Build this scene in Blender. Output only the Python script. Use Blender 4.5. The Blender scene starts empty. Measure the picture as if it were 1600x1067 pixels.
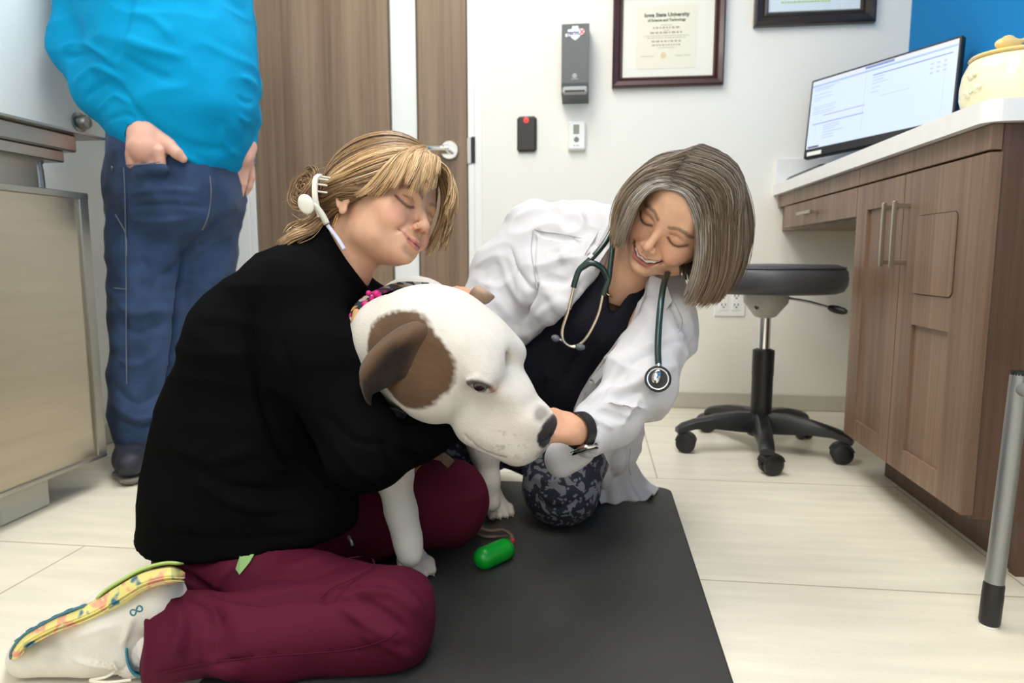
import bpy, math, random
import numpy as np
from mathutils import Matrix, Vector
random.seed(7); rng = np.random.default_rng(11)
SC = bpy.context.scene

# ---------------------------------------------------------------- camera, exposure, world, lights
FPX = 1067.0; CAM_H = 0.575; YAW = math.radians(6.9); PITCH = math.radians(7.0)
cam_d = bpy.data.cameras.new('camera'); cam = bpy.data.objects.new('camera', cam_d)
SC.collection.objects.link(cam); SC.camera = cam
cam.location = (0, 0, CAM_H)
cam.rotation_euler = (math.pi/2 - PITCH, 0, YAW)
cam_d.sensor_width = 36.0; cam_d.lens = 36.0*FPX/1600; cam_d.clip_start = 0.05
cam_d.dof.use_dof = True; cam_d.dof.focus_distance = 1.08; cam_d.dof.aperture_fstop = 5.0
SC.view_settings.view_transform = 'Standard'; SC.view_settings.look = 'None'
SC.view_settings.gamma = 1; SC.view_settings.use_curve_mapping = False
SC.view_settings.exposure = 0.0
world = bpy.data.worlds.new('world'); SC.world = world; world.use_nodes = True
world.node_tree.nodes['Background'].inputs[0].default_value = (0.9, 0.95, 1.0, 1)
world.node_tree.nodes['Background'].inputs[1].default_value = 0.15
def area_light(name, loc, size, power, color, rot=(0, 0, 0)):
    l = bpy.data.lights.new(name, 'AREA'); l.shape = 'RECTANGLE'; l.size, l.size_y = size
    l.energy = power; l.color = color
    o = bpy.data.objects.new(name, l); o.location = loc; o.rotation_euler = rot
    SC.collection.objects.link(o); return o
CEIL = 2.45
LAMPS = [(-0.45, 1.50), (0.20, 0.25), (-0.6, -0.95)]
area_light('ceiling_lamp_light', (-0.45, 1.50, CEIL-0.03), (0.6, 1.15), 24, (1.0, 0.97, 0.92))
area_light('ceiling_lamp_light', (0.20, 0.25, CEIL-0.03), (0.6, 1.15), 22, (1.0, 0.965, 0.91))
area_light('ceiling_lamp_light', (-0.6, -0.95, CEIL-0.03), (0.6, 1.15), 18, (1.0, 0.97, 0.92))
# added fill light from behind the photographer, not a known window
area_light('front_fill_light', (0.35, -1.66, 1.35), (1.1, 1.1), 5, (0.93, 0.96, 1.0), (math.radians(90), 0, 0))

# ---------------------------------------------------------------- placing helpers
_f = np.array([-math.sin(YAW)*math.cos(PITCH), math.cos(YAW)*math.cos(PITCH), -math.sin(PITCH)])
_r = np.array([math.cos(YAW), math.sin(YAW), 0.0]); _u = np.cross(_r, _f); _c = np.array([0, 0, CAM_H])
def V(x, y, d):      # the point of the place seen at (x, y) in the photograph, d metres away
    return _c + d*(_f + (x-800)/FPX*_r - (y-533.5)/FPX*_u)
def pix(P):
    q = np.asarray(P, float)-_c; z = q@_f
    return 800+FPX*(q@_r)/z, 533.5-FPX*(q@_u)/z, z
def lin(c):
    return tuple((x/12.92 if x <= 0.04045 else ((x+0.055)/1.055)**2.4) for x in c)
def rgb(r, g, b): return lin((r/255, g/255, b/255))

# ---------------------------------------------------------------- materials
def mat(name, col, rough=0.5, metal=0.0, bump=None, attr=False, sss=0.0, coat=0.0, var=None, spec=0.5, emit=None, sheen=0.0, aniso=None, stretch=None):
    """col linear rgb; bump=(scale,strength,dist); var=(scale,amount) noise variation of the colour; stretch=vector scaling"""
    m = bpy.data.materials.new(name); m.use_nodes = True; nt = m.node_tree; N = nt.nodes; L = nt.links
    b = N['Principled BSDF']
    b.inputs['Base Color'].default_value = (*col, 1); b.inputs['Roughness'].default_value = rough
    b.inputs['Metallic'].default_value = metal; b.inputs['Specular IOR Level'].default_value = spec
    if coat: b.inputs['Coat Weight'].default_value = coat; b.inputs['Coat Roughness'].default_value = 0.1
    if sheen: b.inputs['Sheen Weight'].default_value = sheen; b.inputs['Sheen Roughness'].default_value = 0.5
    if sss:
        b.inputs['Subsurface Weight'].default_value = sss
        b.inputs['Subsurface Radius'].default_value = (1.0, 0.4, 0.25); b.inputs['Subsurface Scale'].default_value = 0.006
    if emit: b.inputs['Emission Color'].default_value = (*emit[0], 1); b.inputs['Emission Strength'].default_value = emit[1]
    tc = N.new('ShaderNodeTexCoord'); mp = N.new('ShaderNodeMapping'); L.new(tc.outputs['Object'], mp.inputs[0])
    if stretch: mp.inputs['Scale'].default_value = stretch
    src = None
    if attr:
        a = N.new('ShaderNodeAttribute'); a.attribute_name = 'Col'; src = a.outputs['Color']; L.new(src, b.inputs['Base Color'])
    if var:
        n = N.new('ShaderNodeTexNoise'); n.inputs['Scale'].default_value = var[0]; n.inputs['Detail'].default_value = 6
        L.new(mp.outputs[0], n.inputs['Vector'])
        r = N.new('ShaderNodeMapRange'); r.inputs[1].default_value = 0.3; r.inputs[2].default_value = 0.7
        r.inputs[3].default_value = 1-var[1]; r.inputs[4].default_value = 1+var[1]; L.new(n.outputs[0], r.inputs[0])
        mx = N.new('ShaderNodeVectorMath'); mx.operation = 'SCALE'
        if src: L.new(src, mx.inputs[0])
        else: mx.inputs[0].default_value = col
        L.new(r.outputs[0], mx.inputs['Scale']); L.new(mx.outputs[0], b.inputs['Base Color'])
    if bump:
        n = N.new('ShaderNodeTexNoise'); n.inputs['Scale'].default_value = bump[0]; n.inputs['Detail'].default_value = 3
        L.new(mp.outputs[0], n.inputs['Vector'])
        bp = N.new('ShaderNodeBump'); bp.inputs['Strength'].default_value = bump[1]; bp.inputs['Distance'].default_value = bump[2]
        L.new(n.outputs[0], bp.inputs['Height']); L.new(bp.outputs[0], b.inputs['Normal'])
    return m

# ---------------------------------------------------------------- objects
def mesh_obj(name, verts, faces, m=None, parent=None, smooth=False, col=None):
    me = bpy.data.meshes.new(name)
    verts = np.asarray(verts, np.float32)
    if isinstance(faces, np.ndarray):
        k = faces.shape[1]
        me.vertices.add(len(verts)); me.vertices.foreach_set('co', verts.ravel())
        me.loops.add(faces.size); me.loops.foreach_set('vertex_index', faces.ravel().astype(np.int32))
        me.polygons.add(len(faces)); me.polygons.foreach_set('loop_start', np.arange(0, faces.size, k, dtype=np.int32))
        me.update(calc_edges=True)
    else:
        me.from_pydata([tuple(map(float, v)) for v in verts], [], faces); me.update()
    if smooth: me.polygons.foreach_set('use_smooth', np.ones(len(me.polygons), bool))
    if col is not None:
        a = me.color_attributes.new('Col', 'FLOAT_COLOR', 'POINT')
        c = np.ones((len(verts), 4), np.float32); c[:, :3] = col; a.data.foreach_set('color', c.ravel())
    if m: me.materials.append(m)
    o = bpy.data.objects.new(name, me); SC.collection.objects.link(o)
    if parent: o.parent = parent; o.matrix_parent_inverse = Matrix.Translation(parent.location).inverted()
    return o
def empty(name, loc):
    o = bpy.data.objects.new(name, None); o.empty_display_size = 0.05; o.location = loc; SC.collection.objects.link(o); return o
def tag(o, label=None, cat=None, group=None, kind=None):
    if label: o['label'] = label
    if cat: o['category'] = cat
    if group: o['group'] = group
    if kind: o['kind'] = kind
    return o
class MB:
    """collects shapes in world coordinates and links them as one mesh"""
    def __init__(s): s.v = []; s.f = []
    def add(s, v, f):
        n = len(s.v); s.v += [tuple(map(float, p)) for p in v]; s.f += [tuple(i+n for i in q) for q in f]; return s
    def box(s, lo, hi, bev=0.0, R=None, c=None):
        lo = np.array(lo, float); hi = np.array(hi, float); ctr = (lo+hi)/2; h = (hi-lo)/2
        b = min(bev, *(h*0.95)) if bev else 0
        if b <= 0:
            P = [ctr+h*np.array(q) for q in [(-1,-1,-1),(1,-1,-1),(1,1,-1),(-1,1,-1),(-1,-1,1),(1,-1,1),(1,1,1),(-1,1,1)]]
            F = [(0,3,2,1),(4,5,6,7),(0,1,5,4),(1,2,6,5),(2,3,7,6),(3,0,4,7)]
        else:
            P = []; idx = {}
            for sx in (-1,1):
                for sy in (-1,1):
                    for sz in (-1,1):
                        for a in range(3):
                            q = np.array([sx,sy,sz])*(h-b); q[a] += (sx,sy,sz)[a]*b
                            idx[(sx,sy,sz,a)] = len(P); P.append(ctr+q)
            F = []
            def quad(a, s1):
                o = [i for i in range(3) if i != a]; L = []
                for u, w in ((-1,-1),(1,-1),(1,1),(-1,1)):
                    k = [0,0,0]; k[a] = s1; k[o[0]] = u; k[o[1]] = w; L.append(idx[(*k, a)])
                return L
            for a in range(3):
                for s1 in (-1,1): F.append(quad(a, s1))
            for a in range(3):
                b1, b2 = [i for i in range(3) if i != a]
                for u in (-1,1):
                    for w in (-1,1):
                        k0 = [0,0,0]; k0[b1] = u; k0[b2] = w; k0[a] = -1; k1 = list(k0); k1[a] = 1
                        F.append([idx[(*k0,b1)], idx[(*k1,b1)], idx[(*k1,b2)], idx[(*k0,b2)]])
            for sx in (-1,1):
                for sy in (-1,1):
                    for sz in (-1,1): F.append([idx[(sx,sy,sz,i)] for i in range(3)])
            F2 = []
            for q in F:
                p = [np.array(P[i]) for i in q]; n = np.cross(p[1]-p[0], p[2]-p[0])
                F2.append(tuple(q) if n@(sum(p)/len(p)-ctr) > 0 else tuple(q[::-1]))
            F = F2
        if R is not None:
            cc = np.array(c if c is not None else ctr); P = [cc+R@(np.array(p)-cc) for p in P]
        return s.add(P, F)
    def tube(s, pts, r, n=12, caps=True, flat=None):
        pts = np.array(pts, float); m = len(pts); r = np.broadcast_to(np.array(r, float), (m,))
        T = np.gradient(pts, axis=0); T /= np.linalg.norm(T, axis=1)[:, None]+1e-12
        ref = np.array([0, 0, 1.0]) if abs(T[0, 2]) < 0.9 else np.array([1.0, 0, 0])
        N = np.cross(T[0], ref); N /= np.linalg.norm(N); P = []
        for i in range(m):
            N = N-T[i]*(N@T[i]); N /= np.linalg.norm(N); B = np.cross(T[i], N)
            for k in range(n):
                a = 2*math.pi*k/n; P.append(pts[i]+r[i]*(math.cos(a)*N+math.sin(a)*B*(flat or 1)))
        F = [(i*n+k, i*n+(k+1) % n, (i+1)*n+(k+1) % n, (i+1)*n+k) for i in range(m-1) for k in range(n)]
        if caps: F += [tuple(range(n))[::-1], tuple((m-1)*n+k for k in range(n))]
        return s.add(P, F)
    def lathe(s, c, prof, n=32, axis=(0, 0, 1)):
        A = np.array(axis, float); A /= np.linalg.norm(A); ref = np.array([1.0, 0, 0]) if abs(A[0]) < 0.9 else np.array([0, 1.0, 0])
        U = np.cross(A, ref); U /= np.linalg.norm(U); W_ = np.cross(A, U); c = np.array(c, float); P = []
        for r_, z in prof:
            for k in range(n):
                a = 2*math.pi*k/n; P.append(c+A*z+r_*(math.cos(a)*U+math.sin(a)*W_))
        m = len(prof)
        F = [(i*n+k, i*n+(k+1) % n, (i+1)*n+(k+1) % n, (i+1)*n+k) for i in range(m-1) for k in range(n)]
        if prof[0][0] > 1e-5: F.append(tuple(range(n))[::-1])
        if prof[-1][0] > 1e-5: F.append(tuple((m-1)*n+k for k in range(n)))
        return s.add(P, F)
    def prism(s, poly, vec):      # poly: 3-D outline, extruded along vec
        poly = [np.array(p, float) for p in poly]; n = len(poly); vec = np.array(vec, float)
        return s.add(poly+[p+vec for p in poly], [tuple(range(n))[::-1], tuple(range(n, 2*n))]+[(i, (i+1) % n, n+(i+1) % n, n+i) for i in range(n)])
    def build(s, name, m=None, parent=None, smooth=False, origin=None):
        o = mesh_obj(name, s.v, s.f, m, parent, False)
        if smooth:
            me = o.data; me.polygons.foreach_set('use_smooth', np.ones(len(me.polygons), bool))
            try: me.set_sharp_from_angle(angle=math.radians(40))
            except Exception: pass
        return o
def catmull(pts, n):
    P = np.array(pts, float); m = len(P)
    if m == 2: return P[0]+(P[1]-P[0])*np.linspace(0, 1, n)[:, None]
    E = np.vstack([2*P[0]-P[1], P, 2*P[-1]-P[-2]]); t = np.linspace(0, m-1-1e-9, n); i = t.astype(int); u = (t-i)[:, None]
    a, b, c, d = E[i], E[i+1], E[i+2], E[i+3]
    return 0.5*(2*b+(c-a)*u+(2*a-5*b+4*c-d)*u**2+(3*b-a-3*c+d)*u**3)

# ---------------------------------------------------------------- volume modelling: smooth unions on a grid, then one surface
class Vol:
    def __init__(s, lo, hi, h, R=None, o=None):
        s.lo = np.array(lo, float); s.h = h; s.n = np.ceil((np.array(hi)-s.lo)/h).astype(int)+1
        s.v = np.full(s.n, 0.5, np.float32); s.m = 0.035 if h < .003 else 0.06; s.R = np.eye(3) if R is None else R; s.o = np.zeros(3) if o is None else np.array(o, float)
        s.ax = [(s.lo[i]+h*np.arange(s.n[i])).astype(np.float32) for i in range(3)]
    def L(s, p): return s.R.T@(np.array(p, float)-s.o)          # world -> local
    def G(s, p): return np.asarray(p)@s.R.T+s.o                 # local -> world
    def _sub(s, lo, hi, m):
        a = np.clip(np.floor((np.array(lo)-m-s.lo)/s.h).astype(int), 0, s.n); b = np.clip(np.ceil((np.array(hi)+m-s.lo)/s.h).astype(int)+1, 0, s.n)
        if np.any(b <= a): return None
        sl = tuple(slice(a[i], b[i]) for i in range(3))
        X = s.ax[0][sl[0]][:, None, None]; Y = s.ax[1][sl[1]][None, :, None]; Z = s.ax[2][sl[2]][None, None, :]
        return sl, X, Y, Z
    def _mix(s, sl, d, k, op):
        v = s.v[sl]
        if op == '+':
            if k > 0: h = np.maximum(k-np.abs(v-d), 0)/k; s.v[sl] = np.minimum(v, d)-h*h*k*0.25
            else: s.v[sl] = np.minimum(v, d)
        else:
            d = -d
            if k > 0: h = np.maximum(k-np.abs(v-d), 0)/k; s.v[sl] = np.maximum(v, d)+h*h*k*0.25
            else: s.v[sl] = np.maximum(v, d)
    def ell(s, c, r, k=0.01, op='+', R=None, w=False):
        c = s.L(c) if w else np.array(c, float); r = np.broadcast_to(np.array(r, float), (3,)); m = r.max() if R is not None else r
        q = s._sub(c-m, c+m, max(2.5*k, s.m if op == '+' else 0)+2*s.h)
        if q is None: return s
        sl, X, Y, Z = q; X = X-c[0]; Y = Y-c[1]; Z = Z-c[2]
        if R is not None: X, Y, Z = (R[0, i]*X+R[1, i]*Y+R[2, i]*Z for i in range(3))
        k0 = np.sqrt((X/r[0])**2+(Y/r[1])**2+(Z/r[2])**2); k1 = np.sqrt((X/r[0]**2)**2+(Y/r[1]**2)**2+(Z/r[2]**2)**2)+1e-9
        s._mix(sl, (k0*(k0-1)/k1).astype(np.float32), k, op); return s
    def cone(s, a, b, ra, rb, k=0.01, op='+', w=False, sq=None):
        if w: a = s.L(a); b = s.L(b)
        a = np.array(a, float); b = np.array(b, float); m = max(ra, rb); sf = 1
        if sq is not None: n_, sf = np.array(sq[0], float), sq[1]; n_ = (s.R.T@n_ if w else n_); n_ = n_/np.linalg.norm(n_)
        q = s._sub(np.minimum(a, b)-m*max(sf, 1), np.maximum(a, b)+m*max(sf, 1), max(k, s.m if op == '+' else 0)+2*s.h)
        if q is None: return s
        sl, X, Y, Z = q; X = X-a[0]; Y = Y-a[1]; Z = Z-a[2]; ab = b-a
        if sq is not None:
            g = 1/sf-1; t = X*n_[0]+Y*n_[1]+Z*n_[2]; X = X+t*n_[0]*g; Y = Y+t*n_[1]*g; Z = Z+t*n_[2]*g; ab = ab+(ab@n_)*n_*g
        t = np.clip((X*ab[0]+Y*ab[1]+Z*ab[2])/(ab@ab+1e-12), 0, 1)
        d = np.sqrt((X-t*ab[0])**2+(Y-t*ab[1])**2+(Z-t*ab[2])**2)-(ra+(rb-ra)*t)
        s._mix(sl, d.astype(np.float32), k, op); return s
    def chain(s, pts, k=0.01, op='+', w=False, sq=None):        # pts: (point, radius)
        for (a, ra), (b, rb) in zip(pts[:-1], pts[1:]): s.cone(a, b, ra, rb, k, op, w, sq)
        return s
    def px(s, pts, k=0.02, op='+', sq=None):                    # pts: (x, y, distance, radius in px)
        return s.chain([(V(x, y, d), r*d/FPX) for x, y, d, r in pts], k, op, True, sq)
    def box(s, c, half, R=None, rnd=0.0, k=0.0, op='+', w=False):
        c = s.L(c) if w else np.array(c, float); half = np.array(half, float); m = np.linalg.norm(half)
        q = s._sub(c-m, c+m, k+2*s.h)
        if q is None: return s
        sl, X, Y, Z = q; X = X-c[0]; Y = Y-c[1]; Z = Z-c[2]
        if R is not None: X, Y, Z = (R[0, i]*X+R[1, i]*Y+R[2, i]*Z for i in range(3))
        qx, qy, qz = np.abs(X)-half[0]+rnd, np.abs(Y)-half[1]+rnd, np.abs(Z)-half[2]+rnd
        d = np.sqrt(np.maximum(qx, 0)**2+np.maximum(qy, 0)**2+np.maximum(qz, 0)**2)+np.minimum(np.maximum(np.maximum(qx, qy), qz), 0)-rnd
        s._mix(sl, d.astype(np.float32), k, op); return s
    def cut(s, c, n, k=0.0, w=True):                            # remove what lies beyond the plane
        if w: c = s.L(c); n = s.R.T@np.array(n, float)
        n = np.array(n, float)/np.linalg.norm(n)
        d = (s.ax[0][:, None, None]-c[0])*n[0]+(s.ax[1][None, :, None]-c[1])*n[1]+(s.ax[2][None, None, :]-c[2])*n[2]
        s._mix((slice(None),)*3, (-d).astype(np.float32), k, '-'); return s
    def hit(s, x, y, d0=.6, d1=2.2):      # where the line of sight through (x, y) first meets the volume: local point, distance
        for d in np.arange(d0, d1, s.h*.5):
            i = np.round((s.L(V(x, y, d))-s.lo)/s.h).astype(int)
            if np.all(i >= 0) and np.all(i < s.n) and s.v[tuple(i)] < 0: return s.L(V(x, y, d)), d
        return None, None
    def surface(s):
        v = s.v; S = v < 0
        S[0] = S[-1] = False; S[:, 0] = S[:, -1] = False; S[:, :, 0] = S[:, :, -1] = False
        v = np.where(S, np.minimum(v, -1e-6), np.maximum(v, 1e-6))
        nx, ny, nz = v.shape
        cnt = np.zeros((nx-1, ny-1, nz-1), np.uint8)
        for i in (0, 1):
            for j in (0, 1):
                for k in (0, 1): cnt += S[i:nx-1+i, j:ny-1+j, k:nz-1+k]
        I = np.argwhere((cnt > 0) & (cnt < 8)); idx = -np.ones(cnt.shape, np.int64); idx[tuple(I.T)] = np.arange(len(I))
        acc = np.zeros((len(I), 3)); num = np.zeros(len(I))
        cor = [(i, j, k) for i in (0, 1) for j in (0, 1) for k in (0, 1)]
        for a in cor:
            for ax in range(3):
                if a[ax]: continue
                b = list(a); b[ax] = 1
                va = v[tuple((I+a).T)]; vb = v[tuple((I+b).T)]; c = (va < 0) != (vb < 0)
                t = np.where(c, va/(va-vb+1e-20), 0); p = np.tile(np.array(a, float), (len(I), 1)); p[:, ax] = t
                acc[c] += p[c]; num[c] += 1
        P = s.lo+s.h*(I+acc/num[:, None]); F = []
        for ax in range(3):
            b, c = [(1, 2), (2, 0), (0, 1)][ax]
            A = [slice(0, n_) for n_ in v.shape]; B = list(A); A[ax] = slice(0, v.shape[ax]-1); B[ax] = slice(1, v.shape[ax])
            sa = S[tuple(A)]; sb = S[tuple(B)]; E = np.argwhere(sa != sb); fl = sa[tuple(E.T)]
            e1 = np.zeros(3, int); e1[b] = 1; e2 = np.zeros(3, int); e2[c] = 1
            q = np.stack([idx[tuple((E-e1-e2).T)], idx[tuple((E-e2).T)], idx[tuple(E.T)], idx[tuple((E-e1).T)]], 1)
            q[~fl] = q[~fl][:, ::-1]; F.append(q)
        F = np.vstack(F)
        return P, F
def normals(P, F):
    n = np.cross(P[F[:, 2]]-P[F[:, 0]], P[F[:, 3]]-P[F[:, 1]]); N = np.zeros_like(P)
    for i in range(4):
        for a in range(3): N[:, a] += np.bincount(F[:, i], n[:, a], len(P))
    return N/(np.linalg.norm(N, axis=1)[:, None]+1e-12)
def relax(P, F, it=1, w=0.5):
    for _ in range(it):
        A = np.zeros_like(P); c = np.zeros(len(P))
        for i in range(4):
            j = F[:, (i+1) % 4]; k = F[:, i]
            for a in range(3): A[:, a] += np.bincount(k, P[j, a], len(P))+np.bincount(j, P[k, a], len(P))
            c += np.bincount(k, minlength=len(P))+np.bincount(j, minlength=len(P))
        P = P*(1-w)+w*A/c[:, None]
    return P
_LAT = rng.random((64, 64, 64)).astype(np.float32)
def vnoise(P, sc):
    q = P*sc+100.0; i = np.floor(q).astype(int); f = q-i; f = f*f*(3-2*f); r = 0
    for a in (0, 1):
        for b in (0, 1):
            for c in (0, 1):
                r = r+_LAT[(i[:, 0]+a) % 64, (i[:, 1]+b) % 64, (i[:, 2]+c) % 64]*(f[:, 0] if a else 1-f[:, 0])*(f[:, 1] if b else 1-f[:, 1])*(f[:, 2] if c else 1-f[:, 2])
    return r*2-1
def seg2(x, y, pts):
    pts = np.array(pts, float); best = np.full(len(x), 1e9); tt = np.zeros(len(x)); n = len(pts)-1
    for i in range(n):
        a, b = pts[i], pts[i+1]; ab = b-a; t = np.clip(((x-a[0])*ab[0]+(y-a[1])*ab[1])/(ab@ab+1e-9), 0, 1)
        d = np.hypot(x-a[0]-t*ab[0], y-a[1]-t*ab[1]); m = d < best; best[m] = d[m]; tt[m] = (i+t[m])/n
    return best, tt
def seg3(P, pts):
    pts = np.array(pts, float); best = np.full(len(P), 1e9)
    for i in range(len(pts)-1):
        a, b = pts[i], pts[i+1]; ab = b-a; t = np.clip((P-a)@ab/(ab@ab+1e-12), 0, 1)
        best = np.minimum(best, np.linalg.norm(P-a-t[:, None]*ab, axis=1))
    return best
def folds(P, F, L, dmin=0, dmax=9):
    """cloth folds: (outline points, half width, height) pushed along the normal on the side facing the room"""
    N = normals(P, F); x, y, z = pix(P); q = P-_c; q /= np.linalg.norm(q, axis=1)[:, None]
    face = np.clip(-(N*q).sum(1)*2.0, 0, 1)*(z > dmin)*(z < dmax); D = np.zeros(len(P))
    for pts, w, amp in L:
        pp = catmull(pts, 4*len(pts)) if len(pts) > 2 else pts
        d, t = seg2(x, y, pp); D += 1.5*amp*np.exp(-(d/w)**2)*np.clip(np.minimum(t, 1-t)*5+0.15, 0, 1)
    return P+N*(D*face)[:, None]
def crumple(P, F, sc, amp, st=(1, 1, 1)):
    N = normals(P, F); return P+N*(amp*(vnoise(P*np.array(st), sc)+0.5*vnoise(P*np.array(st)+7.7, sc*2.1)))[:, None]
def ridged(P, F, sc, amp, st=(1, 1, 1), w=None):
    N = normals(P, F); q = P*np.array(st)+0.35*np.stack([vnoise(P+i*3.3, sc*.5) for i in range(3)], 1)/sc; r = 1-2*np.abs(vnoise(q, sc))
    r = np.clip(r, -.2, 1)-.3; return P+N*(amp*r*(1 if w is None else w))[:, None]
class Parts:
    def __init__(s): s.P = []; s.F = []; s.C = []; s.n = 0
    def add(s, P, F, C):
        s.P.append(P); s.F.append(F+s.n); s.C.append(np.broadcast_to(np.asarray(C, float), (len(P), 3)) if np.ndim(C) == 1 else C); s.n += len(P); return s
    def build(s, name, m, parent=None):
        return mesh_obj(name, np.vstack(s.P), np.vstack(s.F), m, parent, True, np.vstack(s.C))
def mixc(C, w, col): return C*(1-w[:, None])+np.array(col)*w[:, None]
def frame(cols):
    R = np.array(cols, float); f_ = R[:, 1]/np.linalg.norm(R[:, 1]); u_ = R[:, 2]-f_*(f_@R[:, 2]); u_ /= np.linalg.norm(u_)
    return np.stack([np.cross(f_, u_), f_, u_], 1)
def Rax(axis, deg):
    return np.array(Matrix.Rotation(math.radians(deg), 3, axis))
def strands(groups, m, name, parent, R=np.eye(3), o=np.zeros(3), npt=16, ells=()):
    VV = []; FF = []; CC = []; base = 0
    for g in groups:
        G = np.stack([catmull(q, npt) for q in g['g']]); n = g['n']; ng = len(G)
        u = rng.random(n)*(ng-1)*0.9999
        if g.get('clump'):
            nc = g['clump']; uc = (rng.random(nc)+np.arange(nc))/nc*(ng-1)*0.9999; ic = rng.integers(0, nc, n); u = np.clip(uc[ic]+rng.normal(0, g.get('cs', .06), n), 0, (ng-1)*.9999); cof = rng.normal(0, g.get('cj', .002), (nc, 1, 3))[ic]; ccut = rng.uniform(g.get('cut', .92), 1, nc)[ic]
        else: cof = 0; ccut = 1
        i = u.astype(int); w = (u-i)[:, None, None]; w = w*w*(3-2*w)*0.5+w*0.5
        P = G[i]*(1-w)+G[np.minimum(i+1, ng-1)]*w
        t = np.linspace(0, 1, npt)[None, :, None]
        j = g.get('jit', 0.004); P = P+rng.normal(0, j, (n, 1, 3))*(0.35+0.65*np.sin(np.pi*np.clip(t*0.9+0.1, 0, 1)) if g.get('pin') else (0.25+0.75*t))
        P = P+rng.normal(0, g.get('wave', 0.0012), (n, 1, 3))*np.sin(t*rng.uniform(2, 7, (n, 1, 1))+rng.uniform(0, 6, (n, 1, 1)))
        P = P+cof*t
        cut = rng.uniform(g.get('cut', 0.92) if not g.get('clump') else .95, 1.0, n)*ccut          # uneven lengths
        tt = np.linspace(0, 1, npt)[None, :]*cut[:, None]*(npt-1); a = np.minimum(tt.astype(int), npt-2); fr = (tt-a)[..., None]; ii = np.arange(n)[:, None]
        P = P[ii, a]*(1-fr)+P[ii, a+1]*fr
        for c, r in ells:
            lay = 1.0+rng.random((n, 1, 1))*g.get('lay', 0.06); c = np.array(c); r = np.array(r)
            q = (P-c)/r; k = np.linalg.norm(q, axis=2, keepdims=True); P = np.where(k < lay, c+q/np.maximum(k, 1e-6)*lay*r, P)
        for _ in range(3): P[:, 1:-1] = (P[:, :-2]+2*P[:, 1:-1]+P[:, 2:])/4
        T = np.gradient(P, axis=1); T /= np.linalg.norm(T, axis=2, keepdims=True)+1e-9
        rad = P-np.array(g.get('ctr', (0, -0.01, 0.03))); B = np.cross(T, rad); B /= np.linalg.norm(B, axis=2, keepdims=True)+1e-9; Nn = np.cross(B, T)
        r0 = g.get('r', 0.0006)*rng.uniform(0.7, 1.3, (n, 1, 1))*(0.35+0.65*np.clip(np.minimum(t*8, (1-t)*5), 0, 1))
        ring = np.stack([P+Nn*r0, P+B*r0*1.2-Nn*r0*0.4, P-B*r0*1.2-Nn*r0*0.4], 2).reshape(-1, 3)
        k = np.arange(n*(npt-1)); s_ = k//(npt-1); p_ = k % (npt-1); b0 = (s_*npt+p_)*3
        for e in range(3): FF.append(np.stack([b0+e, b0+(e+1) % 3, b0+3+(e+1) % 3, b0+3+e], 1)+base)
        cs = np.array(g['c']); pr = g.get('cw'); ci = rng.choice(len(cs), n, p=pr); c = cs[ci]*rng.uniform(0.8, 1.2, (n, 1))
        if 'tip' in g: tp = np.array(g['tip']); c = c[:, None, :]*(1-t**2)+tp*t**2
        else: c = np.repeat(c[:, None, :], npt, 1)
        CC.append(np.repeat(c[:, :, None, :], 3, 2).reshape(-1, 3)); VV.append(ring@R.T+o); base += len(ring)
    return mesh_obj(name, np.vstack(VV), np.vstack(FF), m, parent, True, np.vstack(CC))

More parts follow.
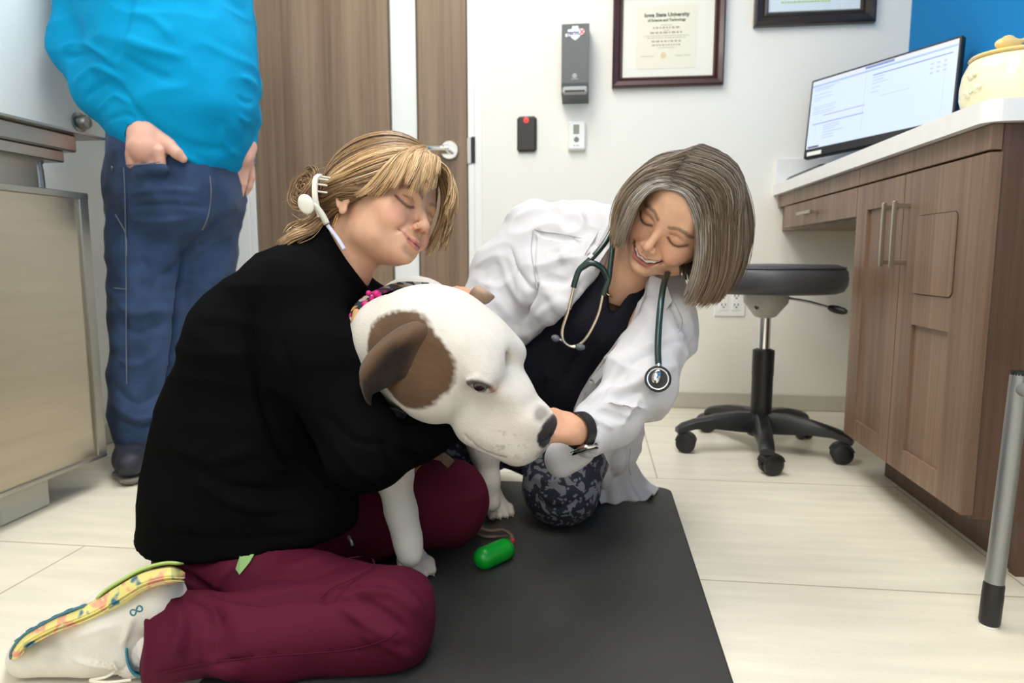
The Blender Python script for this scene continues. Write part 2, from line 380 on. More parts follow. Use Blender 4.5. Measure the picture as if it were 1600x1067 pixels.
# ---------------------------------------------------------------- the room
XL, XR, YB, YF = -1.5, 1.08, 2.65, -1.7
m_wall = mat('wall_paint', rgb(240, 238, 230), 0.75, bump=(180, 0.05, 0.001))
m_wallL = mat('wall_paint_grey', rgb(240, 243, 240), 0.45)
m_ceil = mat('ceiling_tile', rgb(235, 233, 228), 0.9, bump=(90, 0.2, 0.002))
m_white = mat('white_trim', rgb(243, 243, 240), 0.4)
def tile_material():
    m = bpy.data.materials.new('floor_tile'); m.use_nodes = True; nt = m.node_tree; N = nt.nodes; L = nt.links; b = N['Principled BSDF']
    tc = N.new('ShaderNodeTexCoord'); mp = N.new('ShaderNodeMapping'); L.new(tc.outputs['Object'], mp.inputs[0])
    mp.inputs['Location'].default_value = (0.42, 0.0, 0)
    mp.inputs['Location'].default_value = (0.42, -0.63, 0)
    br = N.new('ShaderNodeTexBrick'); br.offset = 0.5; br.inputs['Scale'].default_value = 1.0
    br.inputs['Brick Width'].default_value = 1.18; br.inputs['Row Height'].default_value = 0.57
    br.inputs['Mortar Size'].default_value = 0.0022; br.inputs['Mortar Smooth'].default_value = 0.1
    br.inputs['Color1'].default_value = (*rgb(234, 227, 208), 1); br.inputs['Color2'].default_value = (*rgb(240, 233, 216), 1); br.inputs['Mortar'].default_value = (*rgb(190, 180, 160), 1)
    L.new(mp.outputs[0], br.inputs['Vector'])
    m2 = N.new('ShaderNodeMapping'); L.new(tc.outputs['Object'], m2.inputs[0]); m2.inputs['Scale'].default_value = (1.3, 9, 1)
    n = N.new('ShaderNodeTexNoise'); n.inputs['Scale'].default_value = 3; n.inputs['Detail'].default_value = 8; L.new(m2.outputs[0], n.inputs['Vector'])
    r = N.new('ShaderNodeMapRange'); r.inputs[1].default_value = 0.35; r.inputs[2].default_value = 0.68; r.inputs[3].default_value = 0.93; r.inputs[4].default_value = 1.05; L.new(n.outputs[0], r.inputs[0])
    n2 = N.new('ShaderNodeTexNoise'); n2.inputs['Scale'].default_value = 220; L.new(tc.outputs['Object'], n2.inputs['Vector'])
    r2 = N.new('ShaderNodeMapRange'); r2.inputs[3].default_value = 0.95; r2.inputs[4].default_value = 1.05; L.new(n2.outputs[0], r2.inputs[0])
    mm = N.new('ShaderNodeMath'); mm.operation = 'MULTIPLY'; L.new(r.outputs[0], mm.inputs[0]); L.new(r2.outputs[0], mm.inputs[1])
    vs = N.new('ShaderNodeVectorMath'); vs.operation = 'SCALE'; L.new(br.outputs['Color'], vs.inputs[0]); L.new(mm.outputs[0], vs.inputs['Scale']); L.new(vs.outputs[0], b.inputs['Base Color'])
    b.inputs['Roughness'].default_value = 0.33; b.inputs['Specular IOR Level'].default_value = 0.45
    bp = N.new('ShaderNodeBump'); bp.inputs['Strength'].default_value = 0.3; bp.inputs['Distance'].default_value = 0.001; bp.invert = True
    L.new(br.outputs['Fac'], bp.inputs['Height']); L.new(bp.outputs[0], b.inputs['Normal'])
    return m
def wood_material(name, dark, light, axis=2, sc=1.0, rough=0.42):
    m = bpy.data.materials.new(name); m.use_nodes = True; nt = m.node_tree; N = nt.nodes; L = nt.links; b = N['Principled BSDF']
    tc = N.new('ShaderNodeTexCoord'); a = N.new('ShaderNodeMapping'); L.new(tc.outputs['Object'], a.inputs[0])
    s = [60*sc]*3; s[axis] = 1.2; a.inputs['Scale'].default_value = s
    n = N.new('ShaderNodeTexNoise'); n.inputs['Scale'].default_value = 1; n.inputs['Detail'].default_value = 7; n.inputs['Roughness'].default_value = 0.65; L.new(a.outputs[0], n.inputs['Vector'])
    a2 = N.new('ShaderNodeMapping'); L.new(tc.outputs['Object'], a2.inputs[0]); s2 = [9*sc]*3; s2[axis] = 0.5; a2.inputs['Scale'].default_value = s2
    n2 = N.new('ShaderNodeTexNoise'); n2.inputs['Scale'].default_value = 1; n2.inputs['Detail'].default_value = 4; L.new(a2.outputs[0], n2.inputs['Vector'])
    ad = N.new('ShaderNodeMath'); ad.operation = 'MULTIPLY_ADD'; ad.inputs[1].default_value = 0.5; L.new(n.outputs[0], ad.inputs[0])
    h = N.new('ShaderNodeMath'); h.operation = 'MULTIPLY'; h.inputs[1].default_value = 0.5; L.new(n2.outputs[0], h.inputs[0]); L.new(h.outputs[0], ad.inputs[2])
    cr = N.new('ShaderNodeValToRGB'); cr.color_ramp.elements[0].position = 0.38; cr.color_ramp.elements[0].color = (*dark, 1)
    cr.color_ramp.elements[1].position = 0.62; cr.color_ramp.elements[1].color = (*light, 1); L.new(ad.outputs[0], cr.inputs[0]); L.new(cr.outputs[0], b.inputs['Base Color'])
    b.inputs['Roughness'].default_value = rough; b.inputs['Specular IOR Level'].default_value = 0.4
    return m
m_floor = tile_material()
m_door = wood_material('door_veneer', rgb(116, 94, 76), rgb(152, 130, 108))
m_cab = wood_material('cabinet_laminate', rgb(108, 84, 68), rgb(142, 115, 95), sc=1.6)
m_cabd = wood_material('cabinet_laminate_shaded', rgb(82, 60, 48), rgb(108, 82, 66), sc=1.6)  # cabinet laminate again, darkened: shade on end panel and toe kick in the colour
def struct(o): o['kind'] = 'structure'; return o
struct(MB().box((XL-0.1, YF-0.1, -0.1), (XR+0.1, YB+0.1, 0)).build('floor', m_floor))
struct(MB().box((XL-0.1, YF-0.1, CEIL), (XR+0.1, YB+0.1, CEIL+0.1)).build('ceiling', m_ceil))
DX0, DX1, DZ = -1.352, -0.494, 2.08
w = MB(); w.box((XL-0.1, YB, 0), (DX0-0.03, YB+0.12, CEIL)); w.box((DX1+0.03, YB, 0), (XR+0.1, YB+0.12, CEIL)); w.box((DX0-0.03, YB, DZ+0.03), (DX1+0.03, YB+0.12, CEIL)); w.box((DX0-0.03, YB+0.1, 0), (DX1+0.03, YB+0.12, DZ+0.03))
struct(w.build('wall_back', m_wall))
struct(MB().box((XL-0.1, YF, 0), (XL, YB, CEIL)).build('wall_left', m_wallL))
def two_tone(name, low, high, z):
    m = mat(name, high, 0.7, spec=0.2, bump=(180, 0.05, 0.001)); N = m.node_tree.nodes; L = m.node_tree.links
    g = N.new('ShaderNodeNewGeometry'); s = N.new('ShaderNodeSeparateXYZ'); L.new(g.outputs['Position'], s.inputs[0])
    c = N.new('ShaderNodeMath'); c.operation = 'GREATER_THAN'; c.inputs[1].default_value = z; L.new(s.outputs['Z'], c.inputs[0])
    mx = N.new('ShaderNodeMix'); mx.data_type = 'RGBA'; L.new(c.outputs[0], mx.inputs['Factor']); mx.inputs['A'].default_value = (*low, 1); mx.inputs['B'].default_value = (*high, 1)
    L.new(mx.outputs['Result'], N['Principled BSDF'].inputs['Base Color']); return m
struct(MB().box((XR, YF, 0), (XR+0.1, YB, CEIL)).build('wall_right', two_tone('wall_paint_blue_over_white', rgb(240, 238, 230), rgb(20, 128, 196), 0.84)))
# the unseen wall behind the photographer, with an unseen window around the fill light
wf = MB(); wx0, wx1, wz0, wz1 = -0.2, 0.9, 0.8, 1.9
wf.box((XL, YF-0.1, 0), (XR, YF, wz0)); wf.box((XL, YF-0.1, wz1), (XR, YF, CEIL)); wf.box((XL, YF-0.1, wz0), (wx0, YF, wz1)); wf.box((wx1, YF-0.1, wz0), (XR, YF, wz1))
struct(wf.build('wall_front', m_wall))
wn = MB()
for a, b in (((wx0, YF-0.06, wz0), (wx1, YF-0.01, wz0+0.05)), ((wx0, YF-0.06, wz1-0.05), (wx1, YF-0.01, wz1)), ((wx0, YF-0.06, wz0), (wx0+0.05, YF-0.01, wz1)), ((wx1-0.05, YF-0.06, wz0), (wx1, YF-0.01, wz1)), ((0.325, YF-0.05, wz0), (0.375, YF-0.02, wz1))): wn.box(a, b, 0.004)
win = struct(wn.build('unseen_window', m_white))
m_glass = mat('clear_glass', (1, 1, 1), 0.02); m_glass.node_tree.nodes['Principled BSDF'].inputs['Transmission Weight'].default_value = 1
MB().box((wx0+0.04, YF-0.04, wz0+0.04), (wx1-0.04, YF-0.035, wz1-0.04)).build('pane', m_glass, win)
m_base = mat('tile_baseboard', rgb(196, 192, 178), 0.4, var=(6, 0.06))
bb = MB(); bb.box((DX1+0.06, YB-0.009, 0.001), (XR, YB, 0.062), 0.002); bb.box((XL, YB-0.009, 0.001), (DX0-0.12, YB, 0.062), 0.002); struct(bb.build('baseboard_back', m_base))
struct(MB().box((XL, YF, 0.001), (XL+0.009, YB-0.01, 0.062), 0.002).build('baseboard_left', m_base))
# door with its frame
m_steel = mat('satin_metal', rgb(190, 190, 188), 0.28, 1.0); m_chrome = mat('chrome', rgb(225, 225, 225), 0.1, 1.0)
m_dark = mat('black_plastic', rgb(22, 22, 24), 0.45); m_gap = mat('dark_gap', (0.01, 0.01, 0.01), 0.8)
GX0, GX1 = -0.795, -0.684
lf = MB(); lf.box((DX0, YB-0.004, 0.008), (GX0, YB+0.04, DZ), 0.002); lf.box((GX1, YB-0.004, 0.008), (DX1, YB+0.04, DZ), 0.002)
lf.box((GX0, YB-0.004, 0.008), (GX1, YB+0.04, 0.25)); lf.box((GX0, YB-0.004, DZ-0.15), (GX1, YB+0.04, DZ))
door = struct(lf.build('door_1', m_door))
fr = MB()
fr.box((DX0-0.03, YB-0.006, 0), (DX0-0.004, YB+0.1, DZ+0.03), 0.003); fr.box((DX1+0.004, YB-0.006, 0), (DX1+0.03, YB+0.1, DZ+0.03), 0.003); fr.box((DX0-0.03, YB-0.006, DZ+0.004), (DX1+0.03, YB+0.1, DZ+0.03), 0.003)
fr.box((DX0-0.12, YB-0.012, 0), (DX0-0.03, YB, DZ+0.08), 0.003); fr.box((DX1+0.03, YB-0.003, 0), (DX1+0.058, YB, DZ+0.08), 0.002); fr.box((DX0-0.12, YB-0.012, DZ+0.03), (DX1+0.058, YB, DZ+0.08), 0.003)
fr.build('door_frame', m_white, door)
MB().box((GX0, YB+0.004, 0.25), (GX1, YB+0.03, DZ-0.15)).build('frosted_glass_strip', mat('frosted_glass', rgb(240, 243, 240), 0.35), door)
gl = MB(); gl.box((GX0-0.001, YB-0.006, 0.25), (GX0+0.006, YB+0.004, DZ-0.15)); gl.box((GX1-0.004, YB-0.006, 0.25), (GX1+0.001, YB+0.004, DZ-0.15)); gl.build('glazing_bead', mat('bead', rgb(90, 80, 70), 0.5), door)
hd = MB(); hz = 0.984; hx = -0.561
hd.lathe((hx, YB-0.004, hz), [(0.001, -0.014), (0.033, -0.014), (0.037, -0.009), (0.037, 0.0)], 32, (0, 1, 0))
hd.lathe((hx, YB-0.018, hz), [(0.012, -0.045), (0.012, 0.004)], 20, (0, 1, 0))
hd.tube(catmull([(hx+0.005, YB-0.060, hz), (hx-0.03, YB-0.063, hz), (hx-0.075, YB-0.06, hz+0.001), (hx-0.115, YB-0.052, hz+0.002)], 14), [0.011, 0.0115]+[0.0105]*10+[0.009, 0.006], 14)
hd.build('door_handle', m_chrome, door, True)
for z in (0.22, 0.996, 1.86):
    MB().box((DX0-0.012, YB-0.014, z-0.05), (DX0+0.006, YB-0.004, z+0.05), 0.003).build('hinge', m_steel, door)
sp = MB().box((DX1+0.001, YB-0.012, hz-0.052), (DX1+0.018, YB-0.004, hz+0.045), 0.002); sp.build('strike_plate', m_steel, door)
MB().box((DX1+0.018, YB-0.011, hz-0.05), (DX1+0.032, YB-0.004, hz+0.048), 0.001).build('strike_cover', m_dark, door)
for x, y in LAMPS:
    t = empty('ceiling_light', (x, y, CEIL)); tag(t, 'recessed ceiling light panel %s' % ('over the kneeling people' if y > 1 else 'above the photographer' if y > 0 else 'behind the photographer'), 'ceiling light', 'ceiling light panels')
    q = MB(); q.box((x-0.31, y-0.6, CEIL-0.012), (x-0.29, y+0.6, CEIL)); q.box((x+0.29, y-0.6, CEIL-0.012), (x+0.31, y+0.6, CEIL)); q.box((x-0.31, y-0.6, CEIL-0.012), (x+0.31, y-0.58, CEIL)); q.box((x-0.31, y+0.58, CEIL-0.012), (x+0.31, y+0.6, CEIL)); q.build('frame', m_white, t)
    MB().box((x-0.29, y-0.58, CEIL-0.006), (x+0.29, y+0.58, CEIL)).build('diffuser', mat('lit_diffuser', (0.9, 0.9, 0.9), 0.5, emit=((1, 0.97, 0.92), 2.5)), t)

# ---------------------------------------------------------------- things on the back wall
def text_mesh(s, size, m, parent, origin, right, up, name='lettering', bold=0.0, align='CENTER', ext=0.0003, shear=0.0):
    cu = bpy.data.curves.new('tmp', 'FONT'); cu.body = s; cu.size = size; cu.align_x = align; cu.align_y = 'CENTER'; cu.extrude = ext; cu.offset = bold; cu.shear = shear; cu.resolution_u = 3
    to = bpy.data.objects.new('tmp', cu); SC.collection.objects.link(to); bpy.context.view_layer.update()
    me = bpy.data.meshes.new_from_object(to.evaluated_get(bpy.context.evaluated_depsgraph_get())); bpy.data.objects.remove(to)
    R_ = np.array(right, float); U_ = np.array(up, float); Nn = np.cross(R_, U_); v = np.array([x.co[:] for x in me.vertices])
    P = np.array(origin)+v[:, :1]*R_+v[:, 1:2]*U_+v[:, 2:3]*Nn
    return mesh_obj(name, P, [tuple(p.vertices) for p in me.polygons], m, parent)
def picture_frame(x0, x1, z0, z1, wd, m, t, name='frame'):
    y1 = YB-0.001; prof = [(0, 0), (0.0, 0.022), (0.15, 0.027), (0.55, 0.024), (0.7, 0.014), (0.86, 0.017), (1.0, 0.008), (1.0, 0)]
    q = MB(); P = []
    for f_, h in prof:
        d = f_*wd
        for X, Z in ((x0+d, z0+d), (x1-d, z0+d), (x1-d, z1-d), (x0+d, z1-d)): P.append((X, y1-h, Z))
    F = [(i*4+k, (i+1)*4+k, (i+1)*4+(k+1) % 4, i*4+(k+1) % 4) for i in range(len(prof)-1) for k in range(4)]
    q.add(P, F); return q.build(name, m, t)
m_maroonwood = mat('mahogany_frame', rgb(62, 28, 26), 0.35, coat=0.3, var=(30, 0.2)); m_ink = mat('ink', rgb(70, 62, 52), 0.8)
t = empty('framed_diploma', (0.25, YB, 1.35)); tag(t, 'mahogany framed university diploma on cream mat hanging on the back wall', 'framed diploma')
picture_frame(0.052, 0.449, 1.195, 1.545, 0.037, m_maroonwood, t)
MB().box((0.085, YB-0.007, 1.228), (0.416, YB-0.003, 1.512)).build('mat_board', mat('mat_board', rgb(240, 238, 226), 0.8), t)
MB().box((0.136, YB-0.0078, 1.26), (0.352, YB-0.007, 1.478)).build('diploma_paper', mat('diploma_paper', rgb(238, 233, 214), 0.8), t)
dy = YB-0.0082
text_mesh('Iowa State University', 0.0185, m_ink, t, (0.244, dy, 1.458-0.012), (1, 0, 0), (0, 0, 1), bold=0.0005)
text_mesh('of Science and Technology', 0.0125, m_ink, t, (0.244, dy, 1.428), (1, 0, 0), (0, 0, 1), bold=0.0003)
ml = MB()
for z, hw, hh in ((1.411, .02, .0012), (1.402, .048, .003), (1.393, .008, .001), (1.385, .058, .003), (1.374, .08, .0011), (1.367, .068, .0011), (1.355, .052, .0026), (1.342, .05, .0024), (1.333, .03, .001)):
    x = 0.244-hw
    while x < 0.244+hw:
        l = random.uniform(.3, 1)*max(hh*5, .008); ml.box((x, dy-0.0002, z-hh), (min(x+l, .244+hw), dy+0.0002, z+hh)); x += l+hh*1.2+0.001
for x in (.165, .19, .29, .32): ml.box((x-.012, dy-0.0002, 1.303), (x+.012, dy+0.0002, 1.3045))
ml.build('fine_print', mat('faint_ink', rgb(178, 170, 150), 0.8), t)
MB().lathe((0.235, dy, 1.306), [(0.0, -0.0006), (0.010, -0.0004), (0.0105, 0.0)], 20, (0, 1, 0)).build('gold_seal', mat('seal', rgb(232, 206, 160), 0.6), t)
t = empty('framed_certificate', (0.75, YB, 1.55)); tag(t, 'dark bronze framed certificate above the computer, cut by the top edge', 'framed certificate')
picture_frame(0.548, 0.957, 1.39, 1.72, 0.05, mat('bronze_frame', rgb(48, 34, 24), 0.32, coat=0.3, var=(14, 0.35), stretch=(1, 1, 4)), t)
MB().box((0.595, YB-0.007, 1.437), (0.91, YB-0.003, 1.675)).build('certificate_paper', mat('certificate_paper', rgb(225, 235, 240), 0.6), t)
q = MB(); x = 0.64
while x < 0.80: l = random.uniform(.004, .012); q.box((x, dy-0.0002, 1.4685), (x+l, dy+0.0002, 1.474)); x += l+0.0025
q.build('fine_print', mat('green_ink', rgb(190, 214, 140), 0.8), t)
# soap / sanitizer dispenser
m_disp = mat('dispenser_grey', rgb(92, 96, 96), 0.38)
t = empty('sanitizer_dispenser', (-0.082, YB, 1.27)); tag(t, 'tall grey hand sanitizer dispenser with white badge on the back wall', 'sanitizer dispenser')
q = MB(); q.prism([(-0.131, YB, 1.145), (-0.131, YB-0.075, 1.165), (-0.131, YB-0.085, 1.20), (-0.131, YB-0.085, 1.395), (-0.131, YB-0.078, 1.405), (-0.131, YB, 1.405)], (0.098, 0, 0)); q.build('cover', m_disp, t)
q = MB(); q.box((-0.127, YB-0.089, 1.163), (-0.037, YB-0.02, 1.188), 0.005); q.build('dispensing_nozzle', mat('grey_plastic', rgb(176, 178, 176), 0.3), t)
MB().box((-0.118, YB-0.091, 1.168), (-0.046, YB-0.086, 1.174), 0.001).build('slot', m_dark, t)
bd = MB(); bc = (-0.083, YB-0.0865, 1.372)
ol = [(-.028, 0), (-.026, .012), (-.014, .013), (-.010, .018), (-.012, .023), (.012, .023), (.010, .018), (.014, .013), (.026, .014), (.034, .006), (.03, -.006), (.02, -.008), (.012, -.018), (0, -.026), (-.012, -.018), (-.018, -.01), (-.034, -.014), (-.036, -.004)]
bd.prism([(bc[0]+a, bc[1], bc[2]+b) for a, b in ol], (0, 0.001, 0)); bd.build('badge', mat('badge_white', rgb(238, 240, 242), 0.5), t)
text_mesh('germ', 0.021, mat('badge_blue', rgb(60, 70, 120), 0.5), t, (bc[0]-0.008, bc[1]-0.0006, bc[2]), (1, 0, 0), (0, 0, 1), bold=0.0004)
text_mesh('X', 0.026, mat('badge_red', rgb(225, 90, 80), 0.5), t, (bc[0]+0.024, bc[1]-0.0006, bc[2]+.001), (1, 0, 0), (0, 0, 1), bold=0.0008)
q = MB(); q.lathe((-0.083, YB-0.0855, 1.224), [(0, -0.0012), (0.007, -0.0012), (0.009, 0)], 16, (0, 1, 0)); q.box((-0.096, YB-0.0868, 1.2115), (-0.070, YB-0.085, 1.2145)); q.build('maker_mark', mat('mark', rgb(170, 172, 172), 0.5), t)
# card reader
t = empty('card_reader', (-0.263, YB, 1.036)); tag(t, 'black card reader with a red light on the wall beside the door', 'card reader')
MB().box((-0.300, YB-0.018, 0.972), (-0.226, YB, 1.102), 0.009).build('casing', mat('reader_black', rgb(50, 46, 44), 0.5), t)
MB().lathe((-0.265, YB-0.018, 1.087), [(0, -0.003), (0.008, -0.002), (0.011, 0.001)], 20, (0, 1, 0)).build('indicator_light', mat('red_led', (0.7, 0.02, 0.02), 0.3, emit=((1, 0.05, 0.04), 1.2)), t)
# thermostat
t = empty('wall_thermostat', (-0.075, YB, 1.026)); tag(t, 'small white wall thermostat with grey display below the dispenser', 'thermostat')
MB().box((-0.108, YB-0.022, 0.974), (-0.042, YB, 1.079), 0.006).build('casing', m_white, t)
MB().box((-0.088, YB-0.0232, 1.032), (-0.066, YB-0.021, 1.066), 0.0005).build('display', mat('lcd', rgb(140, 146, 132), 0.3), t)
MB().lathe((-0.076, YB-0.021, 1.012), [(0, -0.003), (0.008, -0.003), (0.0105, 0)], 24, (0, 1, 0)).build('round_button', mat('button_grey', rgb(120, 124, 120), 0.5), t)
q = MB(); q.box((-0.086, YB-0.0225, 0.988), (-0.082, YB-0.0215, 0.9915)); q.box((-0.078, YB-0.0225, 0.989), (-0.066, YB-0.0215, 0.991)); q.build('small_print', m_disp, t)
# outlet
t = empty('wall_outlet', (0.505, YB, 0.398)); tag(t, 'white double outlet plate on the back wall behind the stool', 'wall outlet')
MB().box((0.448, YB-0.006, 0.355), (0.562, YB, 0.470), 0.003).build('cover_plate', m_white, t)
for x in (0.482, 0.528):
    q = MB().box((x-0.016, YB-0.008, 0.378), (x+0.016, YB-0.005, 0.447), 0.001).build('receptacle', m_white, t)
    sl = MB()
    for z in (0.395, 0.43):
        sl.box((x-0.008, YB-0.0087, z), (x-0.005, YB-0.0078, z+0.009)); sl.box((x+0.005, YB-0.0087, z), (x+0.008, YB-0.0078, z+0.009)); sl.box((x-0.003, YB-0.0087, z-0.008), (x+0.003, YB-0.0078, z-0.003))
    sl.build('slot', m_dark, q)
tag(MB().lathe((XL, 1.886, 0.966), [(0.028, 0), (0.028, 0.006), (0.02, 0.008), (0.022, 0.02), (0.017, 0.03), (0.0, 0.033)], 28, (1, 0, 0)).build('wall_door_stop', mat('dull_metal', rgb(150, 152, 150), 0.3, 0.9), None, True), 'round metal door stop on the grey left wall', 'door stop')

# ---------------------------------------------------------------- cabinet and worktop
FX = 0.66
cab = empty('base_cabinet', (0.87, 1.57, 0)); tag(cab, 'brown wood base cabinet with two doors and bar handles', 'cabinet')
q = MB(); q.prism([(0.682, 1.28, 0.105), (0.682, 1.28, 0.80), (XR-0.002, 1.28, 0.80), (XR-0.002, 1.28, 0), (0.765, 1.28, 0), (0.765, 1.28, 0.105)][::-1], (0, 0.02, 0)); q.build('side_panel', m_cabd, cab)
q = MB(); q.box((0.685, 1.3, 0.105), (XR-0.002, 1.865, 0.80)); q.build('carcass', m_cab, cab)
MB().box((0.772, 1.3, 0.001), (XR-0.002, 1.865, 0.105)).build('toe_kick', m_cabd, cab)
MB().box((FX+0.003, 1.28, 0.757), (0.684, 1.862, 0.80), 0.001).build('top_rail', m_cab, cab)
def shaker(y0, y1, z0, z1, panels, parent):
    ys = sorted({y0, y1, *[a for p in panels for a in p[:2]]}); zs = sorted({z0, z1, *[a for p in panels for a in p[2:4]]})
    q = MB(); D = 0.007
    for a, b in zip(ys[:-1], ys[1:]):
        for c, d in zip(zs[:-1], zs[1:]):
            r = any(p[0] <= a and b <= p[1] and p[2] <= c and d <= p[3] for p in panels)
            q.box((FX+(D if r else 0), a, c), (FX+0.02, b, d))
    return q.build('door', m_cab, parent)
d1 = shaker(1.592, 1.860, 0.115, 0.752, [(1.65, 1.792, 0.165, 0.691)], cab)
d2 = shaker(1.272, 1.588, 0.115, 0.752, [(1.365, 1.516, 0.165, 0.436)], cab)
def rrect(y0, y1, z0, z1, r, n=6):
    P = []
    for cy, cz, a0 in ((y1-r, z1-r, 0), (y0+r, z1-r, 90), (y0+r, z0+r, 180), (y1-r, z0+r, 270)):
        for i in range(n+1): a = math.radians(a0+90*i/n); P.append((cy+r*math.cos(a), cz+r*math.sin(a)))
    return P
q = MB(); q.prism([(FX-0.0003, a, b) for a, b in rrect(1.359, 1.521, 0.500, 0.661, 0.014)], (0.002, 0, 0)); g = q.build('cutout_groove', m_gap, d2)
q = MB(); q.prism([(FX-0.0022, a, b) for a, b in rrect(1.3605, 1.5195, 0.5015, 0.6595, 0.013)], (0.003, 0, 0)); q.build('flap', m_cab, d2)
m_pull = mat('brushed_pull', rgb(178, 168, 155), 0.32, 1.0)
for y, d in ((1.616, d1), (1.562, d2)):
    q = MB(); q.box((FX-0.034, y-0.005, 0.555), (FX-0.026, y+0.005, 0.695), 0.0015)
    for z in (0.565, 0.685): q.box((FX-0.028, y-0.004, z-0.005), (FX+0.001, y+0.004, z+0.005), 0.001)
    q.build('handle', m_pull, d)
dr = empty('desk_drawer_unit', (0.87, 2.2, 0.68)); tag(dr, 'brown wood drawer unit under the worktop beyond the cabinet', 'drawer')
MB().box((0.682, 1.87, 0.672), (XR-0.002, YB-0.002, 0.80)).build('carcass', m_cab, dr)
MB().box((FX+0.003, 1.866, 0.757), (0.681, YB-0.004, 0.80), 0.001).build('top_rail', m_cab, dr)
fd = MB().box((FX, 1.868, 0.678), (0.681, 2.545, 0.752), 0.0015).build('drawer', m_cab, dr)
q = MB(); q.box((FX-0.03, 2.155, 0.707), (FX-0.022, 2.295, 0.717), 0.0015)
for y in (2.17, 2.28): q.box((FX-0.024, y-0.005, 0.708), (FX+0.001, y+0.005, 0.716), 0.001)
q.build('handle', m_pull, fd)
ct = []; R_ = 0.03
for i in range(9): a = math.radians(180+90*i/8); ct.append((0.645+R_+R_*math.cos(a), 1.262+R_+R_*math.sin(a)))
ol = ct+[(XR-0.001, 1.262), (XR-0.001, YB-0.001), (0.645, YB-0.001)]
m_ctop = mat('white_worktop', rgb(238, 238, 236), 0.3, var=(40, 0.02))
top = MB().prism([(x, y, 0.801) for x, y in ol], (0, 0, 0.037)).build('worktop', m_ctop); tag(top, 'white worktop running from the cabinet to the back wall', 'worktop')
MB().box((0.648, YB-0.014, 0.8382), (XR-0.002, YB-0.001, 0.932), 0.002).build('backsplash', m_ctop, top)

# monitor
MS = 0.885; cx = _c+(np.array([0.981, 2.647, 1.122])-_c)*MS
ma, mb_, mg = -0.885, -0.188, -0.063
Rz = np.array([[math.cos(ma), -math.sin(ma), 0], [math.sin(ma), math.cos(ma), 0], [0, 0, 1]])
Rx = np.array([[1, 0, 0], [0, math.cos(mb_), -math.sin(mb_)], [0, math.sin(mb_), math.cos(mb_)]]); Ry = np.array([[math.cos(mg), 0, math.sin(mg)], [0, 1, 0], [-math.sin(mg), 0, math.cos(mg)]])
MR = Rz@Rx@Ry; mw, mh = 0.527*MS/2, 0.30*MS/2
mo = empty('computer_monitor', (cx[0], cx[1]+0.02, 0.838)); tag(mo, 'wide black computer monitor with a lit screen on the worktop', 'monitor')
def mloc(x, y, z): return cx+MR@np.array([x, y, z])
q = MB(); q.box(cx-[mw+.004, 0, mh+.004], cx+[mw+.004, 0.022, mh+.004], 0.003, MR, cx); q.build('housing', m_dark, mo)
m_scr = mat('lit_screen', rgb(60, 70, 90), 0.3, emit=(rgb(222, 236, 252), 0.97))
SB = mh-0.013*2.0
q = MB(); q.add([mloc(-mw+.004, -0.0006, -mh+.026), mloc(mw-.004, -0.0006, -mh+.026), mloc(mw-.004, -0.0006, mh-.004), mloc(-mw+.004, -0.0006, mh-.004)], [(0, 1, 2, 3)]); scr = q.build('screen', m_scr, mo)
def ui(rects, col, nm, k):
    q = MB()
    for x0, x1, z0, z1 in rects: q.add([mloc(-mw+.004+a*(2*mw-.008), -0.0006-k, -mh+.026+b*(2*mh-.03)) for a, b in ((x0, z0), (x1, z0), (x1, z1), (x0, z1))], [(0, 1, 2, 3)])
    q.build(nm, mat(nm+'_colour', rgb(40, 40, 60), 0.3, emit=(rgb(*col), 0.95)), scr)
ui([(0, 1, .955, 1)], (236, 240, 248), 'title_bar', .0002)
ui([(0, 1, .91, .935)], (176, 200, 232), 'menu_bar', .0002)
ui([(.40, .60, .957, .99)], (130, 150, 210), 'browser_tab', .0004)
ui([(.46, .97, .838, .85)], (100, 120, 205), 'blue_rule', .0002)
ui([(.03, .42, .345, .358)], (140, 165, 225), 'blue_rule', .0002)
ui([(.11, .42, .455, .465)], (180, 140, 210), 'violet_rule', .0002)
for rc in ((.41, .413, .12, .9), (.06, .062, .1, .6), (.93, .932, .1, .75)): ui([rc], (205, 218, 238), 'divider', .0002)
R2 = [(.02+.0, .02+random.uniform(.05, .2), z, z+.01) for z in (.88, .86, .84, .78, .73, .7, .6, .57, .53, .5)]
R2 += [(.12, .12+random.uniform(.08, .2), z, z+.012) for z in (.30, .27, .24, .2, .16, .12)]+[(.46, .46+random.uniform(.05, .22), z, z+.012) for z in (.80, .76, .72, .66, .6)]+[(.52, .72, .525, .532)]
R2 += [(x, x+.02, z, z+.018) for x in (.84, .88, .92) for z in (.76, .7, .64)]
ui(R2, (196, 208, 226), 'page_print', .0002)
q = MB(); q.add([mloc(-mw+.01+i*.012, -0.001, -mh+.028) for i in (0,)]+[mloc(-mw+.05, -0.001, -mh+.028), mloc(-mw+.05, -0.001, -mh+.034), mloc(-mw+.01, -0.001, -mh+.034)], [(0, 1, 2, 3)]); q.build('taskbar_icons', mat('icons', rgb(60, 66, 86), 0.4), scr)
q = MB(); q.box(cx+[-mw+.01, -0.0016, -mh+.002], cx+[-mw+.062, 0, -mh+.015], 0.0, MR, cx); q.build('asset_label', m_white, mo)
sb = mloc(0, 0.02, -0.06); q = MB(); q.tube([sb, (sb[0]+0.02, sb[1]+0.03, 0.95), (sb[0]+0.02, sb[1]+0.03, 0.85)], 0.014, 14); q.build('stand_neck', m_dark, mo)
q = MB(); q.box((sb[0]-0.09, sb[1]-0.07, 0.8385), (sb[0]+0.10, sb[1]+0.10, 0.852), 0.004); q.build('stand_base', m_dark, mo)
